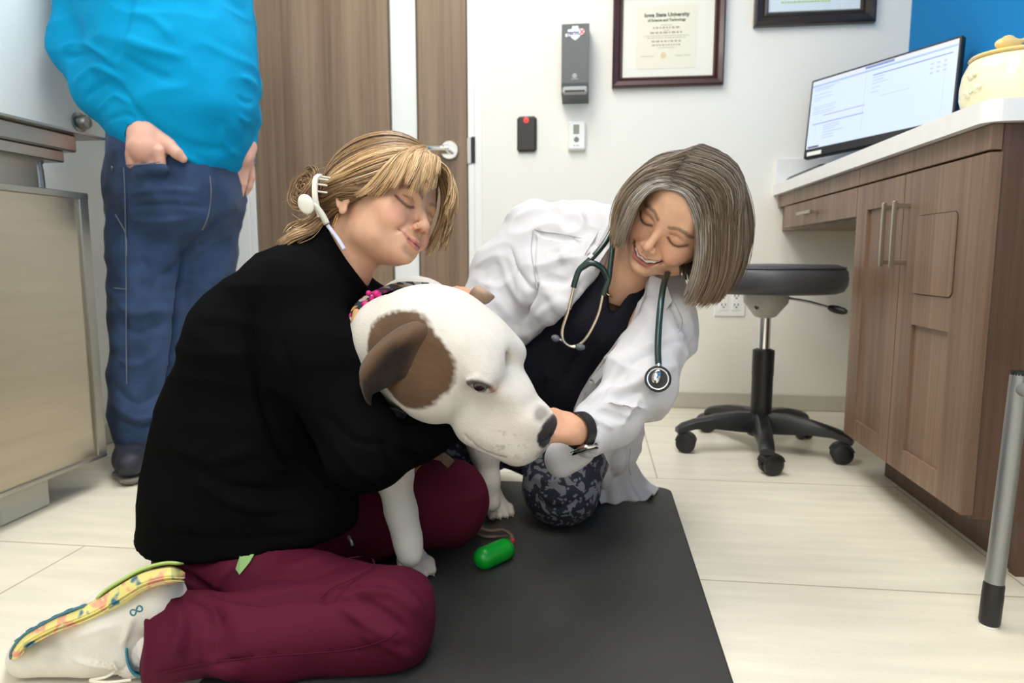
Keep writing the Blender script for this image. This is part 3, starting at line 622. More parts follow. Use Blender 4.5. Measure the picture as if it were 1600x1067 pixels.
q = MB().box((0.664, 2.20, 0.8385), (0.784, 2.56, 0.852), 0.004); kb = q.build('keyboard', m_dark); tag(kb, 'black keyboard lying on the worktop below the monitor', 'keyboard')
kk = MB()
for i in range(5):
    for j in range(16): kk.box((0.671+i*.0215, 2.207+j*.0218, 0.852), (0.689+i*.0215, 2.225+j*.0218, 0.8555))
kk.build('keys', m_dark, kb)
# treat jar
jc = (0.778, 1.45, 0.8385)
m_jar = mat('cream_glaze', rgb(243, 234, 196), 0.22, coat=0.5); m_lid = mat('yellow_glaze', rgb(233, 200, 128), 0.22, coat=0.5)
jar = empty('ceramic_treat_jar', jc); tag(jar, 'cream ceramic treat jar with a fish knob on the worktop', 'jar')
prof = [(0.0, 0.0), (0.062, 0.0), (0.074, 0.012), (0.082, 0.04), (0.0825, 0.06), (0.079, 0.085), (0.071, 0.104), (0.067, 0.109), (0.060, 0.109), (0, 0.108)]
MB().lathe(jc, prof, 48).build('jar_body', m_jar, jar, True)
MB().lathe((jc[0], jc[1], jc[2]+0.1095), [(0.0, 0), (0.068, 0), (0.0715, 0.003), (0.069, 0.007), (0.045, 0.013), (0.0, 0.016)], 48).build('lid', m_lid, jar, True)
kz = jc[2]+0.125; vv = Vol((-.05, -.03, -.03), (.05, .03, .04), 0.0015)
vv.ell((-.008, 0, .004), (.022, .010, .012), 0); vv.cone((.01, 0, .004), (.024, 0, .012), .006, .003, .008); vv.ell((.027, 0, .018), (.005, .003, .009), .004); vv.ell((.028, 0, .006), (.006, .003, .005), .004); vv.ell((-.006, 0, .015), (.010, .0025, .005), .004); vv.cone((-.006, 0, -.01), (-.006, 0, .0), .008, .006, .006)
P, F = vv.surface(); mesh_obj('fish_knob', P+np.array([jc[0]-0.004, jc[1], kz+.008]), F, m_lid, jar, True)
q = MB()
for a, z in ((-168, 0.075), (-172, 0.045), (-158, 0.05)):
    r_ = 0.0815 if z < .07 else .0805; a = math.radians(a); c = (jc[0]+r_*math.cos(a), jc[1]+r_*math.sin(a), jc[2]+z)
    q.lathe(c, [(0, .004), (.006, .003), (.009, 0)], 16, (math.cos(a), math.sin(a), 0)); q.lathe((c[0], c[1]+.009, c[2]+.004), [(0, .003), (.004, .002), (.005, 0)], 12, (math.cos(a), math.sin(a), 0)); q.lathe((c[0], c[1]-.009, c[2]+.003), [(0, .003), (.004, .002), (.005, 0)], 12, (math.cos(a), math.sin(a), 0))
q.build('raised_flowers', m_jar, jar, True)

# ---------------------------------------------------------------- stool
sc_ = np.array([0.497, 2.07]); m_vinyl = mat('charcoal_vinyl', rgb(62, 62, 66), 0.42, bump=(260, 0.15, 0.0006)); m_blk = mat('black_nylon', rgb(24, 24, 26), 0.42)
st = empty('rolling_stool', (sc_[0], sc_[1], 0)); tag(st, 'rolling exam stool with round charcoal seat and black five star base', 'stool')
c = (sc_[0], sc_[1], 0)
MB().lathe((*sc_, 0.475), [(0.0, 0), (0.19, 0.0), (0.205, 0.006), (0.214, 0.022), (0.216, 0.04), (0.213, 0.060), (0.202, 0.074), (0.185, 0.080), (0.0, 0.083)], 64).build('seat', m_vinyl, st, True)
ring = [(sc_[0]+0.207*math.cos(a), sc_[1]+0.207*math.sin(a), 0.5465) for a in np.linspace(0, 2*math.pi, 60)]
MB().tube(ring, 0.0022, 6, False).build('seat_seam', m_vinyl, st, True)
q = MB(); q.lathe((*sc_, 0.40), [(0.018, 0), (0.03, 0.004), (0.062, 0.045), (0.064, 0.074), (0, 0.075)], 32); q.build('seat_mount', mat('mount_grey', rgb(176, 174, 168), 0.4), st, True)
MB().lathe((sc_[0]-0.035, sc_[1]-0.041, 0.432), [(0, -0.003), (0.006, -0.003), (0.007, 0.004)], 14, (0.3, 1, -0.5)).build('mount_screw', m_steel, st, True)
MB().tube([(sc_[0], sc_[1], 0.30), (sc_[0], sc_[1], 0.41)], 0.0165, 24).build('gas_piston', m_chrome, st, True)
q = MB(); q.lathe((*sc_, 0.06), [(0.03, 0), (0.03, 0.17), (0.031, 0.17), (0.031, 0.245), (0.018, 0.25)], 28); q.build('column', m_blk, st, True)
q = MB(); q.tube([(sc_[0]+.04, sc_[1]-.02, 0.462), (sc_[0]+.10, sc_[1]-.07, 0.452), (sc_[0]+.15, sc_[1]-.11, 0.437)], 0.004, 10); lv = q.build('height_lever', m_steel, st, True)
MB().tube(catmull([(sc_[0]+.142, sc_[1]-.104, 0.439), (sc_[0]+.16, sc_[1]-.118, 0.434), (sc_[0]+.18, sc_[1]-.134, 0.429)], 8), [.006, .009, .01, .011, .011, .01, .009, .005], 12).build('lever_knob', m_blk, lv, True)
hub = MB().lathe((*sc_, 0.05), [(0.036, 0), (0.046, 0.02), (0.046, 0.05), (0.034, 0.062)], 28).build('hub', m_blk, st, True)
ends = [(1195, 700), (1047, 668), (1323, 680)]
def gpt(x, y, z): d = V(x, y, 1)-_c; return _c+d*((z-CAM_H)/d[2])
a0 = math.atan2(1.845-sc_[1], 0.462-sc_[0])
for k in range(5):
    a = a0+k*2*math.pi/5; ca, sa = math.cos(a), math.sin(a); n_ = np.array([-sa, ca, 0])
    q = MB(); sec = []
    for t_, zt, zb, hw in ((0.02, .118, .06, .027), (0.07, .12, .064, .025), (0.14, .112, .072, .023), (0.2, .098, .072, .021), (0.236, .086, .064, .021), (0.252, .074, .058, .018)):
        b_ = np.array([sc_[0]+ca*t_, sc_[1]+sa*t_, 0])
        for u, v_ in ((-1, 0), (-.9, .75), (-.5, 1), (.5, 1), (.9, .75), (1, 0)): sec.append(b_+n_*u*hw+np.array([0, 0, zb+(zt-zb)*v_]))
    F = [(i*6+k2, (i+1)*6+k2, (i+1)*6+(k2+1) % 6, i*6+(k2+1) % 6) for i in range(5) for k2 in range(6)]+[tuple(range(6)), tuple(range(30, 36))[::-1]]
    q.add(sec, [f_[::-1] for f_ in F]); leg = q.build('base_leg', m_blk, st, True)
    e = np.array([sc_[0]+ca*0.238, sc_[1]+sa*0.238, 0]); aw = a+(0.5, 1.9, 2.6, -0.4, 1.2)[k]; wx = np.array([math.cos(aw), math.sin(aw), 0]); ofs = np.array([-math.sin(aw), math.cos(aw), 0])*0.014
    cc = e+ofs+[0, 0, 0.029]; q = MB()
    for s_ in (-1, 1): q.lathe(cc+wx*s_*0.012, [(0.006, -0.008), (0.024, -0.008), (0.0285, -0.005), (0.0285, 0.005), (0.024, 0.008), (0.012, 0.009), (0.0, 0.009)], 28, wx*s_)
    cas = q.build('caster', m_blk, leg, True)
    q = MB(); q.tube([e+[0, 0, .055], e+[0, 0, .075]], 0.011, 12)
    hp = []
    for i in range(9):
        b_ = math.radians(15+150*i/8); hp.append(cc+0.032*(math.cos(b_)*ofs/0.014+math.sin(b_)*np.array([0, 0, 1.0]))-wx*0.019)
    q.prism(hp, wx*0.038); q.build('caster_hood', m_blk, leg, False)

# ---------------------------------------------------------------- waiting chair at the right edge
ch = empty('metal_chair', (0.8, 1.0, 0)); tag(ch, 'silver tubular chair at the right edge, only its leg and grey seat edge in view', 'chair')
m_tube = mat('silver_paint', rgb(150, 152, 152), 0.35, 0.75)
ft = gpt(1545, 978, 0.0); tp = V(1587, 582, 1.045); tp[1] = ft[1]+0.01
def chair_leg(b, t_):
    b = np.array(b, float); t_ = np.array(t_, float); u = (t_-b)/np.linalg.norm(t_-b); q = MB(); q.tube([b+u*0.05, t_], 0.0135, 24); l = q.build('leg', m_tube, ch, True)
    MB().lathe(b+u*0.004, [(0.0135, 0), (0.0148, 0.004), (0.0150, 0.05), (0.0146, 0.052), (0.0146, 0.064), (0.0136, 0.068)], 24, u).build('rubber_ferrule', m_dark, l, True)
    MB().lathe(b, [(0.0, 0), (0.0128, 0.0), (0.0128, 0.006)], 24, u).build('foot_glide', m_white, l, True); return u
u = chair_leg(ft, tp)
dx = 0.40; chair_leg(ft+[dx, 0.0, 0], tp+[dx-0.03, 0, 0]); chair_leg(ft+[0.02, -0.45, 0], tp+[0.0, -0.40, 0]); chair_leg(ft+[dx-.02, -0.45, 0], tp+[dx-0.03, -0.40, 0])
MB().lathe(tp, [(0.0136, -0.002), (0.0136, 0.004), (0.0, 0.006)], 20, u).build('end_cap', m_dark, ch, True)
q = MB(); zt = tp[2]-0.022
q.tube(catmull([(tp[0], tp[1]-0.0, zt), (tp[0]+0.1, tp[1], zt), (tp[0]+0.37, tp[1], zt)], 6), 0.011, 14); q.tube([(tp[0], tp[1], zt), (tp[0], tp[1]-0.4, zt)], 0.011, 14); q.tube([(tp[0]+.37, tp[1], zt), (tp[0]+.37, tp[1]-0.4, zt)], 0.011, 14); q.build('seat_rail', m_tube, ch, True)
vv = Vol((tp[0]-.05, tp[1]-.5, zt-.05), (tp[0]+.5, tp[1]+.1, zt+.08), 0.007); vv.box((tp[0]+.208, tp[1]-.195, zt+.027), (.20, .2, .024), rnd=.023); P, F = vv.surface()
mesh_obj('seat', P, F, mat('chair_grey_fabric', rgb(72, 74, 80), 0.7), ch, True)
for s_ in (0, .37): MB().tube([(tp[0]+s_, tp[1]-0.4, zt), (tp[0]+s_, tp[1]-0.46, zt+.42)], 0.011, 14).build('back_post', m_tube, ch, True)
vv = Vol((tp[0]-.05, tp[1]-.55, zt+.1), (tp[0]+.45, tp[1]-.35, zt+.5), 0.009); vv.box((tp[0]+.185, tp[1]-.445, zt+.31), (.19, .025, .13), rnd=.022); P, F = vv.surface(); mesh_obj('backrest', P, F, bpy.data.materials['chair_grey_fabric'], ch, True)

# ---------------------------------------------------------------- exam table on the left
m_ss = mat('stainless', rgb(186, 178, 162), 0.3, 1.0, var=(3, 0.05), bump=(300, 0.04, 0.0004), stretch=(1, 1, 12)); m_ssd = mat('stainless_edge', rgb(170, 168, 160), 0.35, 1.0)
et = empty('exam_table', (-1.33, 1.0, 0)); tag(et, 'stainless steel exam table with a folded down panel at the left edge', 'exam table')
TY = 1.535; TX = -1.215
MB().box((XL+0.012, 0.45, 0.862), (TX+0.012, 1.60, 0.868), 0.001).build('table_top', m_ssd, et)
q = MB(); q.box((XL+0.012, 0.47, 0.822), (TX-0.01, 1.53, 0.862), 0.004); q.build('top_support', m_ssd, et)
q = MB(); q.tube(catmull([(TX-0.06, 1.05, 0.80), (TX-0.06, 1.43, 0.80), (TX-0.06, 1.46, 0.785), (TX-0.06, 1.465, 0.70)], 20), 0.012, 12); q.box((TX-0.075, 1.0, 0.795), (TX-0.02, 1.50, 0.822), 0.003); q.build('folding_bracket', m_ssd, et, True)
pn = MB(); pn.box((TX-0.03, 0.46, 0.082), (TX-0.004, TY, 0.725), 0.004); pl = pn.build('side_panel', m_ss, et)
q = MB(); q.box((TX-0.006, 0.46, 0.712), (TX+0.004, TY+0.002, 0.728), 0.002); q.box((TX-0.006, TY-0.028, 0.08), (TX+0.003, TY+0.002, 0.728), 0.002); q.box((TX-0.006, 0.46, 0.08), (TX+0.004, TY+0.002, 0.09), 0.002); q.build('panel_rim', m_ssd, pl)
m_foot = mat('foot_grey', rgb(196, 196, 188), 0.5)
MB().box((TX-0.10, 1.26, 0.0), (TX-0.04, 1.40, 0.10), 0.006).build('foot', m_foot, et); MB().box((TX-0.2, 0.5, 0.0), (TX-0.04, 0.62, 0.10), 0.006).build('foot', m_foot, et)
q = MB(); q.box((TX-0.24, 0.5, 0.09), (TX-0.05, 1.45, 0.80)); q.build('lift_housing', m_ssd, et)

# ---------------------------------------------------------------- mat, toy, leash
m_mat = mat('rubber_mat', rgb(55, 54, 53), 0.5, bump=(420, 0.4, 0.0014), var=(5, 0.08), spec=0.35)
c0, c1 = (-0.52, 0.2), (0.194, 1.672); R_ = 0.035; ol = []
for cx_, cy_, a1 in ((c1[0]-R_, c1[1]-R_, 0), (c0[0]+R_, c1[1]-R_, 90), (c0[0]+R_, c0[1]+R_, 180), (c1[0]-R_, c0[1]+R_, 270)):
    for i in range(7): a = math.radians(a1+15*i); ol.append((cx_+R_*math.cos(a), cy_+R_*math.sin(a), 0.0))
nn = len(ol); cen = np.mean(ol, 0)
q = MB(); P = ol+[tuple(np.array(p)+(cen-p)*0.006+[0, 0, 0.011]) for p in ol]+[tuple(np.array(p)+(cen-p)*0.016+[0, 0, 0.0125]) for p in ol]
q.add(P, [(i, (i+1) % nn, nn+(i+1) % nn, nn+i) for i in range(nn)]+[(nn+i, nn+(i+1) % nn, 2*nn+(i+1) % nn, 2*nn+i) for i in range(nn)]+[tuple(range(2*nn, 3*nn))])
tag(q.build('floor_mat', m_mat), 'large black rubber anti fatigue mat on the pale tiled floor', 'mat')
MT = 0.0125
m_toy = mat('green_rubber', rgb(0, 150, 40), 0.3, sss=0.1)
tA = gpt(757, 872, MT+.019); tB = gpt(786, 859, MT+.019)
toy = empty('leash_bag_holder', (tA[0], tA[1], MT)); tag(toy, 'bright green capsule shaped bag holder lying on the black mat', 'bag holder')
uu = (tB-tA)/np.linalg.norm(tB-tA); q = MB(); n_ = 24; Lg = np.linalg.norm(tB-tA); pr = [(0.0, -0.0205)]+[(0.0205*math.sin(math.radians(a)), -0.0205*math.cos(math.radians(a))) for a in (20, 40, 60, 80)]+[(0.0205, 0), (0.0205, Lg*.5), (0.0205, Lg)]+[(0.0205*math.cos(math.radians(a)), Lg+0.0205*math.sin(math.radians(a))) for a in (20, 40, 60, 80)]+[(0, Lg+.0205)]
q.lathe(tA, pr, 32, uu); q.build('capsule', m_toy, toy, True)
q = MB(); q.lathe(tA+uu*(Lg+.008), [(.0195, 0), (.0205, .001), (.0205, .003), (.0195, .004)], 32, uu); q.build('seam_ring', mat('dark_green', rgb(0, 90, 30), 0.4), toy, True)
MB().lathe(gpt(801, 845, MT+.02), [(0, -.004), (.004, -.003), (.005, 0), (.004, .003), (0, .004)], 16).build('red_clip', mat('red_plastic', rgb(190, 40, 50), 0.3), toy, True)
m_lea = mat('leash_webbing', rgb(104, 82, 66), 0.8, bump=(500, 0.4, 0.001))
def band(pts, wd, th=0.0012, n=40, upv=None):
    C = catmull(pts, n); T = np.gradient(C, axis=0); T /= np.linalg.norm(T, axis=1)[:, None]
    U = np.array([0, 0, 1.0]) if upv is None else np.array(upv, float)
    if U.ndim == 1: U = np.tile(U, (n, 1))
    else: U = catmull(U, n)
    U = U-T*(U*T).sum(1)[:, None]; U /= np.linalg.norm(U, axis=1)[:, None]; W_ = np.cross(T, U); P = []
    for i in range(n):
        for a, b in ((-1, -1), (1, -1), (1, 1), (-1, 1)): P.append(C[i]+W_[i]*a*wd/2+U[i]*b*th/2)
    return P, [(i*4+k, i*4+(k+1) % 4, (i+1)*4+(k+1) % 4, (i+1)*4+k) for i in range(n-1) for k in range(4)]+[(3, 2, 1, 0), (4*n-4, 4*n-3, 4*n-2, 4*n-1)]

# ================================================================ the figures
m_skin = mat('skin', rgb(225, 170, 140), 0.48, attr=True, sss=0.12, bump=(900, 0.08, 0.0004), spec=0.4)
m_hair = mat('hair_strands', rgb(150, 110, 70), 0.42, attr=True, spec=0.4)
m_cloth_attr = mat('printed_cloth', rgb(30, 30, 40), 0.8, attr=True)
def head_vol(R, o, neck, smile=0.6, jaw=0.0, open_mouth=False, h=0.0016, ears=(1, 1), lo=(-.105, -.125, -.17), hi=(.105, .135, .15)):
    v = Vol(lo, hi, h, R, o)
    v.ell((0, -.012, .045), (.074, .096, .083), 0)
    v.ell((0, .030, .055), (.062, .056, .056), .03)
    v.ell((0, .030, -.012+jaw*.004), (.060-jaw*.003, .056, .070-jaw*.008), .03)
    v.ell((0, .038, -.050+jaw*.006), (.045, .046, .034-jaw*.004), .025)
    v.ell((0, .072+jaw*.003, -.070+jaw*.006), (.019, .018, .015-jaw*.002), .022)
    for s in (1, -1):
        v.ell(((.047-.004*jaw)*s, .020, -.045+.008*jaw), (.018-.002*jaw, .030, .03-.005*jaw), .02+.006*jaw)            # jaw corner
        v.ell((.040*s, .060, -.002), (.022, .018, .018), .022)          # cheek bone
        v.ell((.035*s, .068, -.018), (.0165+.003*smile, .015+.004*smile, .015), .018)   # smile cheek
    v.cone((-.030, .078, .037), (.030, .078, .037), .010, .010, .018)
    v.ell((0, .078, -.040), (.026, .016, .022), .02)                    # mouth mound
    for s in (1, -1): v.ell((.0315*s, .096, .020), (.016, .011, .0105), .011, '-')   # sockets
    v.cone((0, .084, .030), (0, .104, -.004), .0065, .0075, .010)
    v.ell((0, .1065, -.0105), (.0090, .0092, .0082), .007)
    for s in (1, -1):
        v.ell((.0105*s, .0995, -.0145), (.0068, .0085, .0062), .005)
        v.ell((.0062*s, .1045, -.0215), (.0032, .0045, .003), .0025, '-')
        v.cone((.013*s, .103, -.018), (.0165*s, .096, -.009), .0016, .001, .004, '-')
        v.ell((.0305*s, .0755, .0195), (.0145, .0128, .0125), .0045)    # lid over the eyeball
        v.chain([((.018*s, .0865, .0245), .0008), ((.028*s, .0905, .0285), .001), ((.041*s, .083, .0255), .0008)], .004, '-')      # lid crease
        for a, b in (((.0175, .0845, .015), (.024, .0878, .0125)), ((.024, .0878, .0125), (.032, .0885, .0112)), ((.032, .0885, .0112), (.040, .0845, .0122)), ((.040, .0845, .0122), (.0465, .0785, .0155))):
            v.cone((a[0]*s, a[1]+.0006, a[2]), (b[0]*s, b[1]+.0006, b[2]), .0008, .0008, .002, '-')
        v.cone((.0175*s, .092, -.012), (.034*s, .0835, -.034), .0014, .0016, .008, '-')   # smile fold
    mc = (.030, .0775, -.030) if not open_mouth else (.033, .0765, -.025)
    if not open_mouth:
        up = [((-mc[0], mc[1], mc[2]), .0018), ((-.016, .0905, -.0375), .0034), ((-.005, .0975, -.0385), .0040), ((0, .0975, -.0395), .0034), ((.005, .0975, -.0385), .0040), ((.016, .0905, -.0375), .0034), ((mc[0], mc[1], mc[2]), .0018)]
        dn = [((-mc[0]+.003, mc[1]-.001, mc[2]-.003), .0018), ((-.014, .089, -.0445), .0042), ((0, .0945, -.0475), .0050), ((.014, .089, -.0445), .0042), ((mc[0]-.003, mc[1]-.001, mc[2]-.003), .0018)]
        v.chain(up, .004); v.chain(dn, .004)
        v.chain([((-mc[0]-.002, mc[1]+.002, mc[2]+.001), .0008), ((-.015, .0945, -.0405), .0008), ((0, .1005, -.043), .0008), ((.015, .0945, -.0405), .0008), ((mc[0]+.002, mc[1]+.002, mc[2]+.001), .0008)], .0025, '-')
    else:
        up = [((-mc[0], mc[1], mc[2]), .0022), ((-.019, .0905, -.0320), .0030), ((-.006, .0975, -.0355), .0034), ((.006, .0975, -.0355), .0034), ((.019, .0905, -.0320), .0030), ((mc[0], mc[1], mc[2]), .0022)]
        dn = [((-mc[0], mc[1], mc[2]), .0022), ((-.022, .0855, -.0445), .0036), ((-.010, .0905, -.0540), .0044), ((.010, .0905, -.0540), .0044), ((.022, .0855, -.0445), .0036), ((mc[0], mc[1], mc[2]), .0022)]
        v.chain(up, .004); v.chain(dn, .004)
        v.chain([((-.028, .084, -.0310), .0026), ((-.020, .092, -.0378), .0050), ((-.010, .097, -.0435), .0066), ((.010, .097, -.0435), .0066), ((.020, .092, -.0378), .0050), ((.028, .084, -.0310), .0026)], .0012, '-')
    v.ell((0, .094, -.0595), (.014, .005, .004), .012, '-')
    v.cone((0, .1005, -.030), (0, .1015, -.034), .0012, .0012, .004, '-')
    for s, e in zip((1, -1), ears):
        if not e: continue
        Re = Rax('Z', -12*s)@Rax('X', -8)
        v.ell((.0750*s, -.008, .004), (.0060, .015, .024), .006, R=Re)
        v.chain([((.077*s, .004, .016), .0028), ((.080*s, -.008, .026), .0034), ((.082*s, -.020, .020), .0036), ((.082*s, -.023, .004), .0034), ((.079*s, -.014, -.014), .0036)], .005)
        v.ell((.0775*s, -.003, -.020), (.0045, .008, .009), .005)
        v.ell((.080*s, .004, .004), (.003, .004, .006), .003)
    v.chain(neck, .014+.010*jaw, '+', True)
    return v
def face_colors(L, base, lip, dark, cheek, brow, open_mouth=False, lash=True, age=0.0):
    n = len(L); C = np.tile(np.array(base, float), (n, 1))
    C *= (1+0.05*vnoise(L, 60)+0.04*vnoise(L, 160))[:, None]
    g = lambda c, r: np.exp(-(((L-np.array(c))/np.array(r))**2).sum(1))
    for s in (1, -1):
        C = mixc(C, 0.55*g((.040*s, .072, -.012), (.024, .03, .017)), cheek)
        C = mixc(C, 0.35*g((.032*s, .088, .0195), (.016, .02, .009)), np.array(base)*[.82, .68, .62])
        fr = (L[:, 1] > .045)
        d, _ = seg2(L[:, 0], L[:, 2], [(.0175*s, .0160), (.024*s, .0122), (.032*s, .0106), (.040*s, .0118), (.0465*s, .0155), (.050*s, .0185)])
        if lash: C = mixc(C, 0.97*np.clip(1.7-d/.0019, 0, 1)*fr, dark); C = mixc(C, 0.35*np.clip(1.6-d/.004, 0, 1)*fr, np.array(base)*[.6, .45, .4])
        d, _ = seg2(L[:, 0], L[:, 2], [(.018*s, .0245), (.029*s, .0285), (.042*s, .0250)]); C = mixc(C, 0.45*np.clip(1.4-d/.0016, 0, 1)*fr, np.array(base)*[.5, .36, .3])
        d, _ = seg2(L[:, 0], L[:, 2], [(.012*s, .0370), (.025*s, .0435), (.038*s, .0430), (.050*s, .0350)])
        C = mixc(C, 0.85*np.clip(1.6-d/.0028, 0, 1)*(0.8+0.25*vnoise(L, 500))*fr, brow)
        C = mixc(C, 0.9*np.clip(1.8-np.linalg.norm((L-[.0062*s, .1035, -.0215])/[.0032, .006, .003], axis=1), 0, 1), np.array(base)*[.35, .18, .14])
    C = mixc(C, 0.35*g((0, .11, -.012), (.013, .014, .011)), cheek)
    zc = np.interp(np.abs(L[:, 0]), [0, .005, .016, .030], [-.0425, -.0425, -.0405, -.031]) if not open_mouth else np.interp(np.abs(L[:, 0]), [0, .006, .019, .033], [-.0440, -.0440, -.0390, -.0255])
    dz = L[:, 2]-zc
    upw = np.interp(np.abs(L[:, 0]), [0, .005, .017, .031], [.0050, .0058, .0042, .0010] if not open_mouth else [.010, .0105, .0085, .002])
    dnw = np.interp(np.abs(L[:, 0]), [0, .012, .022, .030], [.0085, .0078, .0045, .001] if not open_mouth else [.0155, .0145, .0090, .002])
    m = np.clip(1.0-(np.abs(L[:, 0])-(.029 if not open_mouth else .033))/.002, 0, 1)*np.clip(np.minimum(upw-dz, dz+dnw)/.0012+0.3, 0, 1)*(L[:, 1] > .07)
    C = mixc(C, m*0.85, lip)
    if open_mouth:
        d = seg3(L, [(-.028, .082, -.0310), (-.012, .091, -.0425), (0, .093, -.0440), (.012, .091, -.0425), (.028, .082, -.0310)])
        C = mixc(C, np.clip(1.5-d/.0048, 0, 1)*(L[:, 1] < .0935), (.12, .02, .02))
    else: C = mixc(C, np.clip(1.7-seg3(L, [(-.031, .0785, -.0295), (-.015, .093, -.0405), (0, .099, -.043), (.015, .093, -.0405), (.031, .0785, -.0295)])/.0012, 0, 1)*.8, np.array(lip)*.3)
    return np.clip(C, 0, 1)
def hand_prims(v, wrist, d, nrm, side, curl=(20, 20, 20), s=1.0, spread=4, thumb=None, fr=1.0, w=True, k=0.006):
    """palm from the wrist along d, back of the hand facing nrm; side=+1 puts the thumb on d x nrm"""
    d = np.array(d, float); d /= np.linalg.norm(d); nrm = np.array(nrm, float); nrm -= d*(nrm@d); nrm /= np.linalg.norm(nrm); t_ = np.cross(d, nrm)*side
    wrist = np.array(wrist, float); P = lambda a, b, c: wrist+(d*a+t_*b+nrm*c)*s
    for b0, b1 in ((.016, .026), (.006, .009), (-.006, -.009), (-.015, -.025)):
        v.cone(P(0, b0, 0), P(.082, b1, .002), .0135*s, .0098*s, .008, '+', w)
    for i, (b, L_) in enumerate(((.027, .072), (.009, .080), (-.009, .074), (-.026, .058))):
        base = P(.084-abs(b-.004)*.18, b, .002); cur = base; dirv = d*math.cos(0)+t_*math.sin(math.radians((1.5-i)*spread)); dirv /= np.linalg.norm(dirv); ang = 0
        for j, (f_, r0, r1) in enumerate(((.46, .0092, .0084), (.30, .0082, .0076), (.24, .0074, .0062))):
            ang += math.radians(curl[j]*(1+.08*i)); dd = dirv*math.cos(ang)-nrm*math.sin(ang); nx_ = cur+dd*L_*f_*s
            v.cone(cur, nx_, r0*s*fr, r1*s*fr, .003, '+', w); cur = nx_
    th = thumb or ((.018, .028, -.006), (.048, .048, -.012), (.076, .052, -.016), (.098, .050, -.020))
    v.chain([(P(*th[0]), .0135*s), (P(*th[1]), .0112*s), (P(*th[2]), .0098*s), (P(*th[3]), .0078*s)], .006, '+', w)
SK1 = (.66, .375, .24); SK2 = (.70, .395, .25)

# ---------------------------------------------------------------- assistant in the black jacket
R1 = frame([[-0.3507, 0.9156, 0.1968], [-0.8386, -0.4005, 0.3692], [0.4169, -0.0355, 0.9083]]); o1 = np.array([-0.3752, 1.1656, 0.644])-_r*.0015-_u*.0050
neck1 = [(o1+R1@np.array([0, -.034, -.028]), .047), (V(550, 385, 1.19), .043), (V(530, 422, 1.195), .050), (V(505, 465, 1.20), .058)]
hv = head_vol(R1, o1, neck1, jaw=1.2, ears=(1, 1))
P, F = hv.surface(); P = relax(P, F, 1, .4); C = face_colors(P, SK1, (.48, .16, .12), (.06, .03, .02), (.68, .27, .18), (.26, .15, .08)); P = hv.G(P)
body = Parts().add(P, F, C)
bv = Vol((-0.85, 0.78, 0.0), (0.0, 1.55, 0.60), 0.008)
bv.px([(515, 440, 1.2, 40), (470, 510, 1.2, 68), (420, 620, 1.2, 75), (395, 720, 1.2, 80), (390, 810, 1.2, 80)], .03)
bv.px([(465, 465, 1.09, 45), (578, 700, 1.05, 36), (680, 668, 1.11, 22)], .02); bv.px([(520, 460, 1.3, 34), (600, 480, 1.24, 28), (648, 476, 1.215, 20)], .02)
bv.px([(380, 880, 1.14, 36), (600, 962, .985, 34), (240, 998, .96, 28), (140, 992, .95, 14)], .02); bv.px([(420, 850, 1.25, 50), (690, 790, 1.31, 36), (520, 815, 1.44, 24)], .02)
P, F = bv.surface(); body.add(P, F, SK1)
hh = Vol((-0.34, 1.02, 0.38), (-0.06, 1.34, 0.60), 0.002)
hh.px([(634, 480, 1.22, 20), (655, 473, 1.215, 19)], .01)
hand_prims(hh, V(650, 472, 1.215), V(712, 458, 1.205)-V(650, 472, 1.215), (0.1, -.3, 1), 1, (4, 12, 14), 0.70)
P, F = hh.surface(); body.add(P, F, np.array(SK1)*[1, .93, .9])
w1 = body.build('person', m_skin); tag(w1, 'smiling blond woman in black jacket and maroon trousers kneeling beside the dog', 'person')
# jacket
m_jack = mat('black_knit', rgb(9, 9, 10), 0.9, bump=(900, 0.25, 0.0006), spec=0.04)
jv = Vol((-0.86, 0.76, 0.02), (-0.06, 1.56, 0.66), 0.0048)
LAT = np.array([-0.25, -0.95, 0.1])
jv.px([(520, 425, 1.2, 58), (485, 470, 1.2, 92), (440, 545, 1.2, 122)], .03, sq=(LAT, 1.35))
jv.px([(440, 545, 1.2, 122), (402, 660, 1.19, 132), (392, 745, 1.19, 144), (390, 860, 1.19, 160)], .03, sq=(LAT, 1.06))
jv.px([(440, 545, 1.2, 110), (520, 700, 1.2, 70)], .05); jv.px([(430, 780, 1.16, 108), (482, 806, 1.12, 74)], .03)
jv.px([(505, 440, 1.2, 62), (532, 412, 1.195, 56), (560, 380, 1.19, 54)], .02)                  # collar
jv.cut(V(540, 399, 1.15), _r*.83+_u*.55+_f*.10, .004)
jv.chain([(o1+R1@np.array([0, -.034, -.028]), .050), (V(550, 385, 1.19), .0475), (V(530, 422, 1.195), .050)], .004, '-', True)
jv.px([(462, 470, 1.10, 72), (492, 560, 1.06, 64), (572, 700, 1.035, 60)], .03); jv.px([(572, 700, 1.035, 60), (650, 682, 1.08, 38), (715, 660, 1.15, 29)], .025)
jv.px([(520, 470, 1.3, 60), (590, 490, 1.24, 38), (628, 484, 1.225, 28)], .03)
jv.cut(V(380, 866, 1.035), (0.03, 0.10, -1), .004)
P, F = jv.surface(); P = relax(P, F, 2, .5)
